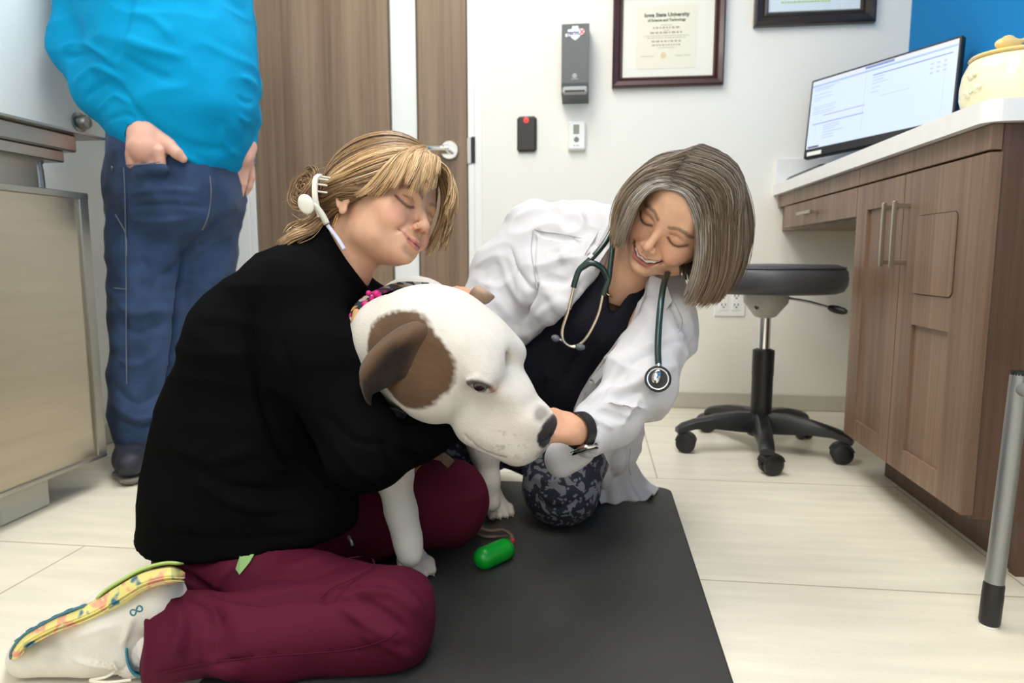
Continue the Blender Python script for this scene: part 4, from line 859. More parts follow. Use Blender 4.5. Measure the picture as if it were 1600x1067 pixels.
P = folds(P, F, [([(430, 500), (470, 640), (520, 730)], 9, -.004), ([(390, 470), (395, 560), (430, 690), (500, 760)], 7, -.006),
    ([(520, 690), (560, 735), (600, 745)], 8, .004), ([(500, 640), (560, 690), (620, 690)], 7, -.003), ([(540, 600), (600, 640), (640, 640)], 8, .003),
    ([(620, 700), (650, 720), (660, 735)], 5, -.004), ([(600, 690), (612, 730), (615, 755)], 6, -.004), ([(560, 690), (580, 740), (590, 760)], 6, .004),
    ([(300, 720), (360, 760), (480, 765), (560, 750)], 8, -.004), ([(300, 745), (380, 790), (500, 790)], 9, .004), ([(250, 690), (330, 720), (400, 700)], 10, .004), ([(420, 730), (480, 740), (540, 800)], 8, .004),
    ([(240, 830), (380, 842), (540, 822)], 2.5, -.002), ([(320, 560), (300, 700), (300, 850)], 2.5, -.002), ([(445, 420), (430, 520), (400, 600)], 3, -.002)], .8, 1.2)
P = crumple(P, F, 9, .003); P = ridged(P, F, 9, .0035, (1, 1, 2.2)); mesh_obj('jacket', P, F, m_jack, w1, True)
zc = catmull([V(545, 838, 1.055), V(549, 846, 1.05), V(551, 853, 1.047)], 6); MB().tube(zc, .0035, 8).build('zipper_pull', mat('zip_metal', rgb(60, 60, 64), .3, 1.0), w1, True)
P_, F_ = band([V(512, 352, 1.125), V(527, 372, 1.118), V(538, 390, 1.115)], .006, .003, 14, (0.3, -1, .4)); mesh_obj('shirt_collar', P_, F_, mat('pale_blue_shirt', rgb(205, 208, 232), .7), w1, True)
# trousers
m_maroon = mat('maroon_cotton', rgb(80, 12, 38), 0.8, bump=(1100, 0.3, 0.0006), spec=0.2)
tv = Vol((-0.80, 0.74, 0.0), (0.02, 1.6, 0.36), 0.0055)
tv.px([(385, 860, 1.16, 128), (400, 800, 1.2, 110)], .03, sq=((0, -1, 0), 1.05))
tv.px([(330, 890, 1.12, 76), (480, 932, 1.04, 60), (607, 958, .975, 74)], .03)
tv.px([(607, 970, .965, 72), (430, 994, .955, 70), (290, 998, .95, 62), (245, 1000, .95, 66), (215, 1000, .95, 68)], .022)
tv.px([(420, 850, 1.25, 85), (560, 800, 1.30, 78), (700, 780, 1.31, 62)], .03); tv.px([(700, 800, 1.33, 55), (520, 820, 1.45, 45)], .02)
tv.cut(V(222, 1000, .95), -np.cross(V(222, 1000, 1)-_c, _u), .003); tv.ell(V(216, 1005, .95), (.022, .050, .050), .003, '-', None, True)
tv.cut((0, 0, .013), (0, 0, -1), .01)
P, F = tv.surface(); P = relax(P, F, 1, .5)
P = folds(P, F, [([(240, 860), (330, 925), (400, 935), (470, 925), (560, 945)], 5, -.007), ([(290, 930), (330, 945), (345, 985)], 8, -.006), ([(262, 935), (285, 975), (275, 1030)], 9, .006),
    ([(320, 985), (330, 1030), (380, 1060)], 12, .005), ([(540, 925), (590, 950), (640, 985)], 6, -.005), ([(530, 945), (590, 985), (630, 1000)], 7, .005), ([(520, 935), (600, 925), (660, 960)], 7, .005), ([(550, 900), (520, 930), (500, 945)], 5, -.004),
    ([(440, 890), (480, 880), (540, 860)], 5, .003), ([(430, 905), (480, 905), (560, 870)], 5, -.003), ([(370, 880), (350, 900), (335, 925)], 4, .004), ([(560, 985), (610, 1010), (650, 1030)], 7, .004), ([(600, 900), (640, 930), (670, 980)], 6, .003),
    ([(250, 1050), (400, 1025), (560, 1015), (610, 990)], 2.0, -.0025), ([(500, 935), (530, 910), (585, 880), (560, 862)], 2.0, -.002), ([(232, 940), (236, 1000), (234, 1060)], 4, -.0025)], .7, 1.3)
P = crumple(P, F, 12, .0025); P = ridged(P, F, 10, .005, (1, 1, 1.6)); tr1 = mesh_obj('trousers', P, F, m_maroon, w1, True)
def on_mesh(P, x, y, off=.0012, dd=1.0):
    a, b, z = pix(P); m_ = (np.abs(a-x) < 7) & (np.abs(b-y) < 7); return V(x, y, (z[m_].min() if m_.any() else dd)-off)
q = MB(); gp = [on_mesh(P, *p) for p in ((376, 864), (397, 866), (389, 880), (374, 898), (368, 889))]; q.prism(gp, _f*.004); q.build('green_lining', mat('green_lining', rgb(140, 176, 110), .8), tr1)
q = MB()
for L_ in ([(245, 1052), (330, 1035), (430, 1024), (540, 1016), (600, 1000), (622, 985)], [(500, 936), (520, 918), (560, 900), (585, 880), (575, 868)], [(545, 872), (580, 868), (583, 878)]):
    C_ = catmull([(a, b, 0) for a, b in L_], 7*len(L_)); D_ = np.array([on_mesh(P, c[0], c[1], -.0002) for c in C_]); D_[1:-1] = (D_[:-2]+D_[1:-1]+D_[2:])/3; q.tube(D_, .0008, 5)
q.build('seam_stitching', m_maroon, tr1)
# shoe: side of the trainer towards the room, sole up and left
sv = Vol((-0.93, 0.68, 0.0), (-0.50, 0.94, 0.24), 0.0030)
DS = .945
sv.px([(50, 1022, DS, 29), (110, 1000, DS, 40), (180, 970, DS, 48), (245, 938, DS, 44)], .02)
sv.px([(45, 1028, DS, 24), (150, 1015, DS, 34), (200, 1010, DS, 40)], .02)
sv.cut((0, 0, .003), (0, 0, -1), .006)
soleA = [(22, 1020), (45, 985), (85, 948), (130, 928), (152, 912), (180, 893), (225, 878), (262, 874), (288, 880)]
sole_n = []
P, F = sv.surface(); P = relax(P, F, 2, .5); P = folds(P, F, [([(110, 1000), (150, 985), (185, 975)], 5, .0015), ([(210, 960), (200, 985), (190, 1010)], 5, .003), ([(115, 1030), (150, 1038), (190, 1042)], 4, .003)], .6, 1.1)
shoe = None
m_shoe = mat('white_mesh_upper', rgb(222, 217, 206), .75, bump=(420, .6, .0015), attr=True)
x, y, z = pix(P); C = np.tile(np.array(rgb(222, 216, 205)), (len(P), 1)); gd = np.exp(-(((x-75)/32)**2+((y-1008)/22)**2))*(.7+.3*vnoise(P, 90)); C = mixc(C, np.clip(gd, 0, 1)*.75, rgb(118, 108, 92)); C = mixc(C, .3*np.clip(vnoise(P, 40), 0, 1), rgb(190, 182, 160))
shoe = mesh_obj('running_shoe', P, F, m_shoe, w1, True, C)
def ribbon_solid(pts, wpx, dn, df, m, name, parent, off=0, npt=48):
    """sole layer: a rounded slab following an outline seen from the side, from distance dn to df"""
    Cc = catmull([(a, b, 0) for a, b in pts], npt)[:, :2]; T = np.gradient(Cc, axis=0); T /= np.linalg.norm(T, axis=1)[:, None]; Nn = np.stack([T[:, 1], -T[:, 0]], 1)
    w = np.broadcast_to(np.array(wpx if np.ndim(wpx) else [wpx]*2, float), (2,) if np.ndim(wpx) == 0 else (len(wpx),)); w = np.interp(np.linspace(0, 1, npt), np.linspace(0, 1, len(w)), w)
    P = []; K = 10
    for i in range(npt):
        e = min(1, (i+.4)/4, (npt-i-.6)/4)**.5; mid = (dn+df)/2; hw = (df-dn)/2*e
        for k in range(K):
            a = 2*math.pi*k/K; ca = math.copysign(abs(math.cos(a))**.45, math.cos(a)); sa = math.copysign(abs(math.sin(a))**.45, math.sin(a))
            p = Cc[i]+Nn[i]*(off+w[i]/2*sa*max(e, .3)); P.append(V(p[0], p[1], mid-hw*ca))
    F = [(i*K+k, i*K+(k+1) % K, (i+1)*K+(k+1) % K, (i+1)*K+k) for i in range(npt-1) for k in range(K)]
    q = MB(); q.add(P, F+[tuple(range(K)), tuple(range((npt-1)*K, npt*K))[::-1]]); return q.build(name, m, parent, True)
def patchy():
    m = bpy.data.materials.new('marbled_foam'); m.use_nodes = True; N = m.node_tree.nodes; L = m.node_tree.links; b = N['Principled BSDF']; b.inputs['Roughness'].default_value = .6
    tc = N.new('ShaderNodeTexCoord'); n = N.new('ShaderNodeTexNoise'); n.inputs['Scale'].default_value = 38; n.inputs['Detail'].default_value = 2; L.new(tc.outputs['Object'], n.inputs['Vector'])
    cr = N.new('ShaderNodeValToRGB'); cr.color_ramp.interpolation = 'EASE'; e = cr.color_ramp.elements
    e[0].position = .36; e[0].color = (*rgb(70, 118, 140), 1); e[1].position = .42; e[1].color = (*rgb(228, 218, 140), 1)
    for p, c in ((.53, rgb(232, 216, 132)), (.58, rgb(228, 172, 140)), (.64, rgb(226, 160, 134)), (.68, rgb(226, 220, 160))): k = e.new(p); k.color = (*c, 1)
    L.new(n.outputs[0], cr.inputs[0]); L.new(cr.outputs[0], b.inputs['Base Color']); return m
m_foam = patchy()
mid = [(20, 1033), (24, 1020), (42, 1001), (83, 979), (118, 966), (150, 952), (184, 932), (223, 909), (260, 899), (289, 899)]
s1 = ribbon_solid(mid, [12, 19, 21, 25, 27, 29, 35, 32, 30, 28], DS-.047, DS+.04, m_foam, 'midsole', shoe, 0)
for k, off in enumerate((-4, -9)): ribbon_solid(mid[1:], 1.8, DS-.0495, DS-.04, m_foam, 'midsole_ridge', s1, off)
ribbon_solid([(16, 1032), (19, 1016), (36, 994), (67, 975), (104, 957), (148, 942)], 6, DS-.046, DS+.04, mat('teal_rubber', rgb(60, 112, 128), .6), 'outsole', shoe, 0)
for x_, y_ in ((28, 994), (46, 979), (64, 969), (84, 959), (104, 950), (126, 943)):
    ribbon_solid([(x_-6, y_+8), (x_+2, y_+4), (x_+10, y_+0)], 5, DS-.046, DS+.04, bpy.data.materials['teal_rubber'], 'tread_lug', shoe, 0, 8)
ribbon_solid([(151, 941), (166, 927), (184, 915), (222, 894), (258, 884), (287, 885)], 6, DS-.046, DS+.04, mat('lime_rubber', rgb(170, 198, 110), .6), 'heel_outsole', shoe, 4)
q = MB()
def inf(t): s_ = math.sin(t); return (1.0*math.cos(t)/(1+s_*s_), 1.0*math.cos(t)*s_/(1+s_*s_))
pts = []
for i in range(33):
    a, b = inf(2*math.pi*i/32); ca, sa = math.cos(math.radians(-30)), math.sin(math.radians(-30)); pts.append(V(213+10*(a*ca-b*sa*1.3), 954+10*(a*sa+b*ca*1.3), DS-.0525+.0004*a))
q.tube(pts, .0011, 6); q.build('infinity_emblem', mat('teal_emblem', rgb(40, 110, 130), .5), shoe, True)
q = MB()
for i in range(6):
    c = V(122+i*11, 1034+i*1.2-(2 if i % 2 else 0), DS-.036); q.lathe(c, [(0, -.0015), (.0018, -.001), (.0022, .001)], 10, (0, 1, -.3))
q.build('lace_eyelet', m_dark, shoe)
q = MB()
for i in range(6): q.tube(catmull([V(116+i*11, 1044+i*1, DS-.025), V(121+i*11, 1032+i*1, DS-.040), V(128+i*11, 1040+i*1.3, DS-.036)], 8), .0018, 6)
q.tube(catmull([V(185, 1046, DS-.03), V(165, 1058, DS-.045), V(140, 1063, DS-.045), V(168, 1066, DS-.05), V(205, 1062, DS-.045)], 24), .0018, 6)
q.build('laces', mat('lace_white', rgb(226, 218, 200), .8), shoe, True)
ribbon_solid([(197, 1008), (200, 1035), (210, 1053), (228, 1058)], 6, DS-.043, DS+.03, mat('teal_lining', rgb(52, 128, 148), .7), 'shoe_collar', shoe)
kv = Vol((-0.66, 0.70, 0.0), (-0.50, 0.92, 0.15), 0.003); kv.px([(212, 1022, DS, 34), (240, 1005, .95, 42)], .01); P, F = kv.surface()
x, y, z = pix(P); N_ = normals(P, F); P = P+N_*(0.0012*np.sin(x*1.35+y*.12))[:, None]; mesh_obj('sock', P, F, mat('ribbed_sock', rgb(228, 222, 214), .85), w1, True)
# hair
HB = [((0, -.018, .058), (.0785, .107, .104))]
cv = Vol((-.12, -.17, -.09), (.12, .14, .16), .0025)
cv.ell((0, -.020, .059), (.0790, .106, .102), 0); cv.ell((0, .085, -.02), (.085, .085, .098), .02, '-'); cv.ell((.0, .115, .045), (.045, .05, .045), .01, '-'); cv.cone((.075, -.004, -.05), (.085, -.004, .0), .022, .016, .008, '-'); cv.cone((-.075, -.008, -.05), (-.085, -.008, .01), .022, .020, .008, '-')
cv.ell((0, -.03, -.075), (.1, .06, .045), .01, '-')
P, F = cv.surface(); cap1 = (P@R1.T+o1, F)
gold = [(.60, .38, .18), (.70, .47, .25), (.48, .29, .13), (.80, .58, .34)]; mids = [(.30, .175, .08), (.40, .25, .12), (.22, .125, .055)]; darks = [(.15, .085, .04), (.20, .115, .055), (.10, .055, .028), (.28, .17, .08)]
def mir(g): return [[(-a, b, c) for a, b, c in q] for q in g]
bun = tuple(R1.T@(V(494, 300, 1.17)-o1))
side = [[(0, .03, .136), (.012, -.04, .134), (.012, -.10, .09), bun], [(.004, .052, .132), (.045, -.005, .120), (.050, -.075, .075), bun], [(.006, .062, .128), (.062, .022, .100), (.073, -.045, .058), (.045, -.095, .03), bun],
        [(.008, .072, .122), (.066, .045, .082), (.086, .0, .045), (.080, -.05, .03), bun], [(.012, .080, .112), (.068, .062, .055), (.090, .022, .022), (.0905, -.012, .010), (.075, -.060, .006), bun],
        [(.066, .062, .03), (.082, .034, .010), (.0905, .004, .008), (.088, -.022, .004), (.07, -.062, -.004), bun], [(.072, -.03, -.015), (.062, -.055, -.03), (.04, -.08, -.02), bun]]
bang = [[(.002, .066, .127), (.012, .104, .108), (.020, .119, .075), (.016, .119, .046)], [(.003, .064, .127), (.028, .101, .103), (.036, .113, .068), (.034, .113, .034)], [(.004, .06, .128), (.040, .092, .103), (.053, .103, .062), (.056, .100, .022)],
        [(.005, .055, .129), (.055, .078, .098), (.070, .085, .055), (.074, .076, .012)], [(.006, .05, .130), (.062, .062, .094), (.083, .058, .048), (.087, .040, .008), (.086, .018, .002)]]
bangf = [[(-.001, .066, .127), (-.012, .106, .105), (-.018, .121, .07), (-.012, .122, .036)], [(-.003, .064, .127), (-.030, .104, .100), (-.044, .116, .060), (-.046, .118, .02)], [(-.005, .06, .128), (-.048, .090, .098), (-.068, .100, .05), (-.072, .102, .0), (-.070, .100, -.024)], [(-.006, .055, .129), (-.06, .072, .09), (-.08, .072, .04), (-.082, .066, -.004), (-.078, .062, -.03)]]
grp = [dict(g=side, n=3400, c=mids+darks, clump=90, cs=.035, cj=.003, jit=.0018, lay=.08, pin=1, r=.00055), dict(g=side[2:5], n=500, c=gold, clump=16, cs=.04, cj=.003, jit=.003, lay=.09, pin=1, r=.00055), dict(g=mir(side), n=900, c=mids+darks, jit=.0028, lay=.07, r=.0009),
       dict(g=bang, n=900, c=gold, clump=26, cs=.05, cj=.006, jit=.0022, lay=.10, r=.00055, cut=.8), dict(g=bangf, n=600, c=gold+mids, clump=16, cs=.05, cj=.006, jit=.0022, lay=.10, r=.00055, cut=.85)]
bg = []
for k in range(9):
    a = k*.9; c = R1.T@(V(489, 303, 1.175)-o1); bg.append([tuple(c+np.array([.022*(1-((k%3)*.2))*math.cos(t*1.5-.75)+.004*(k%3), math.sin(a+t*3.0)*(.027-.011*(k%3)), math.cos(a+t*3.0)*(.037-.014*(k%3))])) for t in np.linspace(0, 1, 6)])
grp += [dict(g=bg, n=900, c=mids+darks, jit=.004, r=.0009)]
def w2l(p, R, o): return tuple(R.T@(np.array(p)-o))
tail = [[w2l(V(*q), R1, o1) for q in L_] for L_ in ([(505, 335, 1.17), (478, 352, 1.165), (452, 368, 1.16), (428, 384, 1.15)], [(508, 345, 1.15), (490, 362, 1.13), (466, 372, 1.12), (436, 388, 1.12)], [(500, 325, 1.19), (480, 345, 1.2), (458, 352, 1.2), (448, 374, 1.2)])]
grp += [dict(g=tail, n=240, c=gold+mids, jit=.004, r=.0007, cut=.7)]
fly = [[(.0, -.10, .10), (.01, -.14, .11), (.02, -.17, .10)], [(.02, -.12, .04), (.03, -.16, .055), (.03, -.20, .04)], [(.0, -.12, .0), (.02, -.15, -.01), (.03, -.19, -.0)]]
grp += [dict(g=fly, n=26, c=gold, jit=.008, r=.0003, wave=.006)]
hair1 = strands(grp, m_hair, 'hair', w1, R1, o1, 16, HB)
bc1 = R1.T@(V(488, 303, 1.18)-o1); bvv = Vol(bc1-.06, bc1+.06, .0025); bvv.ell(bc1, (.018, .018, .027), 0); Pb, Fb = bvv.surface()
hp = Parts().add(cap1[0], cap1[1], (.24, .145, .07)).add(Pb@R1.T+o1, Fb, (.24, .145, .07)); hp.build('hair_roots', m_hair, hair1)
# earring and claw clip
er = o1+R1@np.array([.083, -.006, -.043]); ax = R1@np.array([.4, 1.0, 0]); ax /= np.linalg.norm(ax); e2 = R1@np.array([0, 0, 1.0])
ring = [er+.0125*math.cos(a)*e2+.005*math.sin(a)*ax for a in np.linspace(0, 2*math.pi, 32)]
tag(MB().tube(ring, .0008, 8).build('hoop_earring', mat('gold', rgb(214, 170, 100), .2, 1.0), None, True), 'thin gold hoop earring in the blond woman\'s ear', 'earring')
m_clip = mat('ivory_plastic', rgb(226, 222, 208), .25, coat=.3)
clip = empty('claw_clip', tuple(V(492, 300, 1.12))); tag(clip, 'ivory claw clip holding up the blond woman\'s hair', 'hair clip')
q = MB(); C_ = catmull([V(500, 273, 1.125), V(493, 280, 1.115), V(492, 300, 1.112), V(494, 318, 1.112), V(501, 338, 1.115)], 24)
Pc, Fc = band(C_, .009, .003, 24, (-.2, -1, .1)); q.add(Pc, Fc)
for t_ in (2, 5, 8, 11): q.tube([C_[t_], C_[t_]+np.array([.016, .012, -.002])], .0016, 8)
q.build('claw', m_clip, clip)
vv = Vol((0, 0, 0), (.1, .1, .1), .002); cpt = V(478, 319, 1.105); vv = Vol(cpt-.03, cpt+.03, .0016); vv.ell(cpt, (.0135, .005, .0170), 0, R=Rax('Y', -25)); P, F = vv.surface(); mesh_obj('paddle', P, F, m_clip, clip, True)
Pc, Fc = band([V(478, 319, 1.106), V(492, 322, 1.108), V(503, 335, 1.112), V(511, 350, 1.116)], .010, .003, 16, (-.2, -1, .1)); mesh_obj('lower_claw', Pc, Fc, m_clip, clip, True)

# ---------------------------------------------------------------- veterinarian in the white coat
R2 = frame([[-0.7778, -0.4922, 0.3908], [0.2239, -0.798, -0.5596], [0.5873, -0.3478, 0.7309]]); o2 = np.array([0.145, 1.2803, 0.6374])
neck2 = [(o2+R2@np.array([0, -.025, -.035]), .050), (V(1000, 398, 1.285), .046), (V(975, 425, 1.31), .050), (V(950, 470, 1.36), .058)]
hv = head_vol(R2, o2, neck2, smile=1.0, open_mouth=True, ears=(0, 0))
P, F = hv.surface(); P = relax(P, F, 1, .4); C = face_colors(P, SK2, (.47, .13, .12), (.035, .02, .018), (.70, .29, .19), (.12, .07, .045), True); P = hv.G(P)
body = Parts().add(P, F, C)
bv = Vol((-0.35, 1.05, 0.0), (0.30, 1.80, 0.66), 0.008)
bv.px([(960, 440, 1.36, 42), (925, 500, 1.43, 62), (880, 600, 1.53, 66), (860, 680, 1.62, 66)], .03)
bv.px([(850, 385, 1.44, 40), (785, 500, 1.42, 32), (740, 560, 1.34, 24)], .02); bv.px([(1020, 500, 1.31, 42), (1003, 597, 1.20, 24), (955, 652, 1.15, 22), (930, 670, 1.13, 20)], .02)
bv.px([(880, 660, 1.58, 50), (878, 757, 1.46, 40), (892, 755, 1.7, 24)], .02); bv.px([(830, 660, 1.6, 50), (705, 702, 1.52, 34), (740, 705, 1.72, 22)], .02)
P, F = bv.surface(); body.add(P, F, SK2)
hh = Vol((-0.13, 0.95, 0.20), (0.06, 1.20, 0.37), 0.0018)
wr = V(906, 672, 1.105); kn = V(868, 668, 1.045)
hh.cone(V(930, 672, 1.13), V(890, 672, 1.09), .021, .0235, .01, '+', True, sq=(np.array([.3, .2, .9]), 1.0))
hand_prims(hh, V(899, 670, 1.098), V(855, 664, 1.052)-V(899, 670, 1.098), (-.05, -.8, .6), 1, (30, 30, 25), 0.9, thumb=((.012, .020, -.004), (.036, .030, -.008), (.058, .026, -.016), (.074, .018, -.022)))
P, F = hh.surface(); P = crumple(P, F, 90, .0003); C = np.tile(np.array(SK2)*[1.04, .98, .95], (len(P), 1))*(1+.05*vnoise(P, 70))[:, None]; body.add(P, F, C)
w2 = body.build('person', m_skin); tag(w2, 'grey haired woman in white coat kneeling and holding the dog\'s muzzle', 'person')
tc_ = Vol((-.036, .06, -.06), (.036, .105, -.02), .0007)
tc_.chain([((-.027, .0785, -.0300), .0030), ((-.018, .0860, -.0362), .0046), ((-.008, .0905, -.0402), .0054), ((.008, .0905, -.0402), .0054), ((.018, .0860, -.0362), .0046), ((.027, .0785, -.0300), .0030)], .002)
for x in (-.0235, -.0175, -.0118, -.0068, 0, .0068, .0118, .0175, .0235):
    zz = np.interp(abs(x), [0, .008, .018, .027], [-.0402, -.0402, -.0362, -.030]); yy = np.interp(abs(x), [0, .008, .018, .027], [.0960, .0955, .0905, .082])
    tc_.cone((x, yy, zz+.007), (x, yy, zz-.007), .0005, .0007, .0006, '-')
P, F = tc_.surface(); mesh_obj('teeth', P@R2.T+o2, F, mat('teeth', rgb(240, 234, 222), .25), w2, True)
# white coat
m_coat = mat('white_coat', rgb(198, 196, 199), 0.85, bump=(800, 0.2, 0.0005), sheen=.1)
kv = Vol((-0.42, 1.02, 0.0), (0.34, 1.95, 0.70), 0.0046)
LA2 = np.array([.85, -.35, -.5]); LA2 /= np.linalg.norm(LA2)
kv.px([(905, 405, 1.42, 82), (915, 470, 1.40, 105), (890, 560, 1.48, 105), (880, 650, 1.60, 100), (898, 690, 1.68, 78)], .035, sq=(LA2, 1.22))
kv.px([(838, 372, 1.46, 56), (800, 440, 1.46, 62), (775, 490, 1.43, 56), (735, 550, 1.35, 42)], .03)
kv.px([(890, 350, 1.42, 36), (990, 400, 1.38, 55)], .03)
kv.px([(1010, 470, 1.34, 62), (1035, 505, 1.29, 54), (1003, 595, 1.20, 54)], .025); kv.px([(1003, 595, 1.20, 54), (955, 652, 1.15, 46), (918, 677, 1.12, 33)], .02)
kv.px([(920, 680, 1.62, 46), (935, 730, 1.63, 34)], .03)
kv.cut((0, 0, MT+.002), (0, 0, -1), .006)
# the open front: what is under the coat shows between its edges
R2c = None
def poly_region(P_, poly):
    x, y, z = pix(P_); poly = np.array(poly, float); ins = np.zeros(len(P_), bool); j = len(poly)-1
    for i in range(len(poly)):
        xi, yi = poly[i]; xj, yj = poly[j]
        c = ((yi > y) != (yj > y)) & (x < (xj-xi)*(y-yi)/(yj-yi+1e-12)+xi); ins ^= c; j = i
    return ins
opening = [(962, 372), (945, 405), (900, 465), (862, 500), (815, 538), (780, 600), (770, 760), (905, 790), (903, 690), (900, 640), (915, 605), (945, 560), (985, 505), (1010, 462), (1012, 425), (985, 380)]
Xg = None
def carve(v, poly, dfar, soft=1.0):
    """cut the garment's front open along an outline down to distance dfar"""
    gx, gy, gz = np.meshgrid(*v.ax, indexing='ij'); Pg = np.stack([gx.ravel(), gy.ravel(), gz.ravel()], 1); x, y, z = pix(Pg)
    near = z < dfar(x, y); idx = np.where(near & (v.v.ravel() < .05))[0]; x = x[idx]; y = y[idx]; z = z[idx]
    pl = np.array(poly+[poly[0]], float); d, _ = seg2(x, y, pl); ins = poly_region(Pg[idx], poly); sd = np.where(ins, -d, d)*z/FPX
    sd = np.maximum(sd, z-dfar(x, y)); f = v.v.ravel(); f[idx] = np.maximum(f[idx], -sd); v.v = f.reshape(v.v.shape)
coat_open_depth = lambda x, y: 1.55+0*x+np.clip((y-560)/240, 0, 1)*.05
carve(kv, opening, coat_open_depth)
kv.chain([(V(906, 677, 1.11), .030), (V(880, 690, 1.08), .034)], .003, '-', True)
kv.px([(925, 680, 1.20, 24), (895, 704, 1.17, 25), (872, 716, 1.15, 26)], .01)
P, F = kv.surface(); P = relax(P, F, 2, .5)
P = folds(P, F, [([(835, 358), (850, 365), (905, 372)], 2, -.0025), ([(833, 360), (832, 400), (835, 440)], 2.5, -.004), ([(838, 440), (828, 470), (812, 505)], 6, -.012), ([(800, 385), (815, 430), (838, 465)], 5, -.004), ([(780, 400), (800, 450), (825, 480)], 6, .004),
    ([(850, 400), (890, 395), (925, 375)], 8, .004), ([(845, 430), (880, 440), (905, 420)], 8, -.005), ([(850, 450), (880, 480), (890, 495)], 8, .005), ([(860, 385), (870, 410), (860, 440)], 8, -.004), ([(838, 500), (860, 480), (900, 470)], 6, .003),
    ([(760, 430), (775, 470), (800, 500)], 6, .003), ([(905, 330), (915, 350), (950, 360)], 6, .003),
    ([(985, 560), (940, 610), (905, 640)], 5, -.005), ([(1040, 545), (1000, 560), (960, 600)], 7, -.006), ([(1060, 570), (1010, 590), (975, 610)], 7, .005), ([(1035, 610), (1000, 610), (960, 620)], 6, -.005), ([(1015, 640), (980, 635), (945, 625)], 5, .005), ([(985, 660), (960, 650), (930, 640)], 5, -.004),
    ([(960, 670), (940, 660), (915, 645)], 4, .004), ([(1075, 520), (1040, 530), (1000, 540)], 7, .004), ([(1070, 500), (1050, 480), (1040, 460)], 5, -.003), ([(1000, 620), (985, 645), (970, 668)], 5, .004),
    ([(960, 700), (955, 740), (985, 770)], 6, -.006), ([(975, 700), (970, 740), (1010, 768)], 6, .005), ([(940, 710), (940, 750), (965, 780)], 5, .004),
    ([(1012, 505), (985, 520), (960, 560)], 2.0, .0), ([(905, 700), (908, 680), (903, 655)], 2, .002)], .9, 1.75)
P = crumple(P, F, 13, .003); P = ridged(P, F, 11, .0080); P = ridged(P, F, 20, .0048); CP = pix(P); coat = mesh_obj('white_coat', P, F, m_coat, w2, True)
def sheet(rows, th, name, m, parent, n=40, w=0.0):
    """draped cloth panel with real thickness; each row runs from its top to its hem"""
    G = np.array([catmull(r, n) for r in rows]); M = 60; G2 = np.array([catmull(G[:, j], M) for j in range(n)])
    du = np.gradient(G2, axis=0); dw = np.gradient(G2, axis=1); Nn = np.cross(du, dw); Nn /= np.linalg.norm(Nn, axis=2)[..., None]+1e-9
    ph = np.linspace(0, 1, M)[None, :]; tt = np.linspace(0, 1, n)[:, None]; G2 = G2+Nn*(w*np.sin(ph*26+tt*2.0)*(.3+.7*tt))[..., None]
    q = vnoise(G2.reshape(-1, 3), 28).reshape(n, M); G2 = G2+Nn*(q*.003)[..., None]
    P = np.vstack([(G2+Nn*th/2).reshape(-1, 3), (G2-Nn*th/2).reshape(-1, 3)]); P[:, 2] = np.maximum(P[:, 2], MT+.0015); k = n*M; F = []
    for i in range(n-1):
        for j in range(M-1): a = i*M+j; F.append((a, a+1, a+M+1, a+M)); F.append((k+a, k+a+M, k+a+M+1, k+a+1))
        a = i*M; F.append((a, a+M, k+a+M, k+a)); a = i*M+M-1; F.append((a, k+a, k+a+M, a+M))
    for j in range(M-1): F.append((j, k+j, k+j+1, j+1)); a = (n-1)*M+j; F.append((a, a+1, k+a+1, k+a))
    return mesh_obj(name, P, np.array(F), m, parent, True)
sheet([[V(915, 690, 1.535), V(922, 735, 1.55), V(938, 786, 1.565)], [V(938, 686, 1.525), V(945, 735, 1.55), V(958, 787, 1.568)], [V(958, 682, 1.53), V(964, 735, 1.56), V(984, 783, 1.578)],
       [V(974, 678, 1.53), V(978, 725, 1.565), V(992, 762, 1.60), V(1008, 781, 1.582)], [V(985, 668, 1.55), V(986, 715, 1.59), V(1004, 756, 1.64), V(1022, 772, 1.615)], [V(986, 660, 1.58), V(986, 712, 1.62), V(1008, 752, 1.675), V(1029, 765, 1.655)]], .004, 'coat_skirt', m_coat, coat, w=.0055)
# lapels: folded cloth lying on the coat front
def slab(poly, df, th, m, name, parent, n=26, soft=.35):
    """a cloth panel with thickness: outline given with the distance of each corner"""
    pts = np.array(poly, float); vmin = pts.min(0); vmax = pts.max(0); gx = np.linspace(vmin[0], vmax[0], n); gy = np.linspace(vmin[1], vmax[1], n)
    pl = np.vstack([pts[:, :2], pts[:1, :2]]); cl = catmull(np.c_[pl, np.zeros(len(pl))], 60)[:, :2] if False else pl
    q = MB(); m_ = len(pl)-1; ctr = pts.mean(0); P = []; ns = 8
    edge = []
    for i in range(m_):
        for t in np.linspace(0, 1, 8, endpoint=False): edge.append(pts[i]*(1-t)+pts[(i+1) % m_]*t)
    edge = np.array(edge); ne = len(edge)
    for lay, off in ((0, -1), (1, 1)):
        for r_ in range(ns+1):
            f_ = r_/ns
            for e in edge:
                p = ctr*(1-f_)+e*f_; bul = (1-f_**4)*th*.9; P.append(V(p[0], p[1], p[2]+off*(th*.25+bul*soft)-.0))
    k = (ns+1)*ne; F = []
    for lay in (0, 1):
        for r_ in range(ns):
            for i in range(ne):
                a = lay*k+r_*ne+i; b = lay*k+r_*ne+(i+1) % ne; f = (a, b, b+ne, a+ne); F.append(f if lay else f[::-1])
    for i in range(ne): a = ns*ne+i; b = ns*ne+(i+1) % ne; F.append((a, b, b+k, a+k))
    q.add(P, F); return q.build(name, m, parent, True)
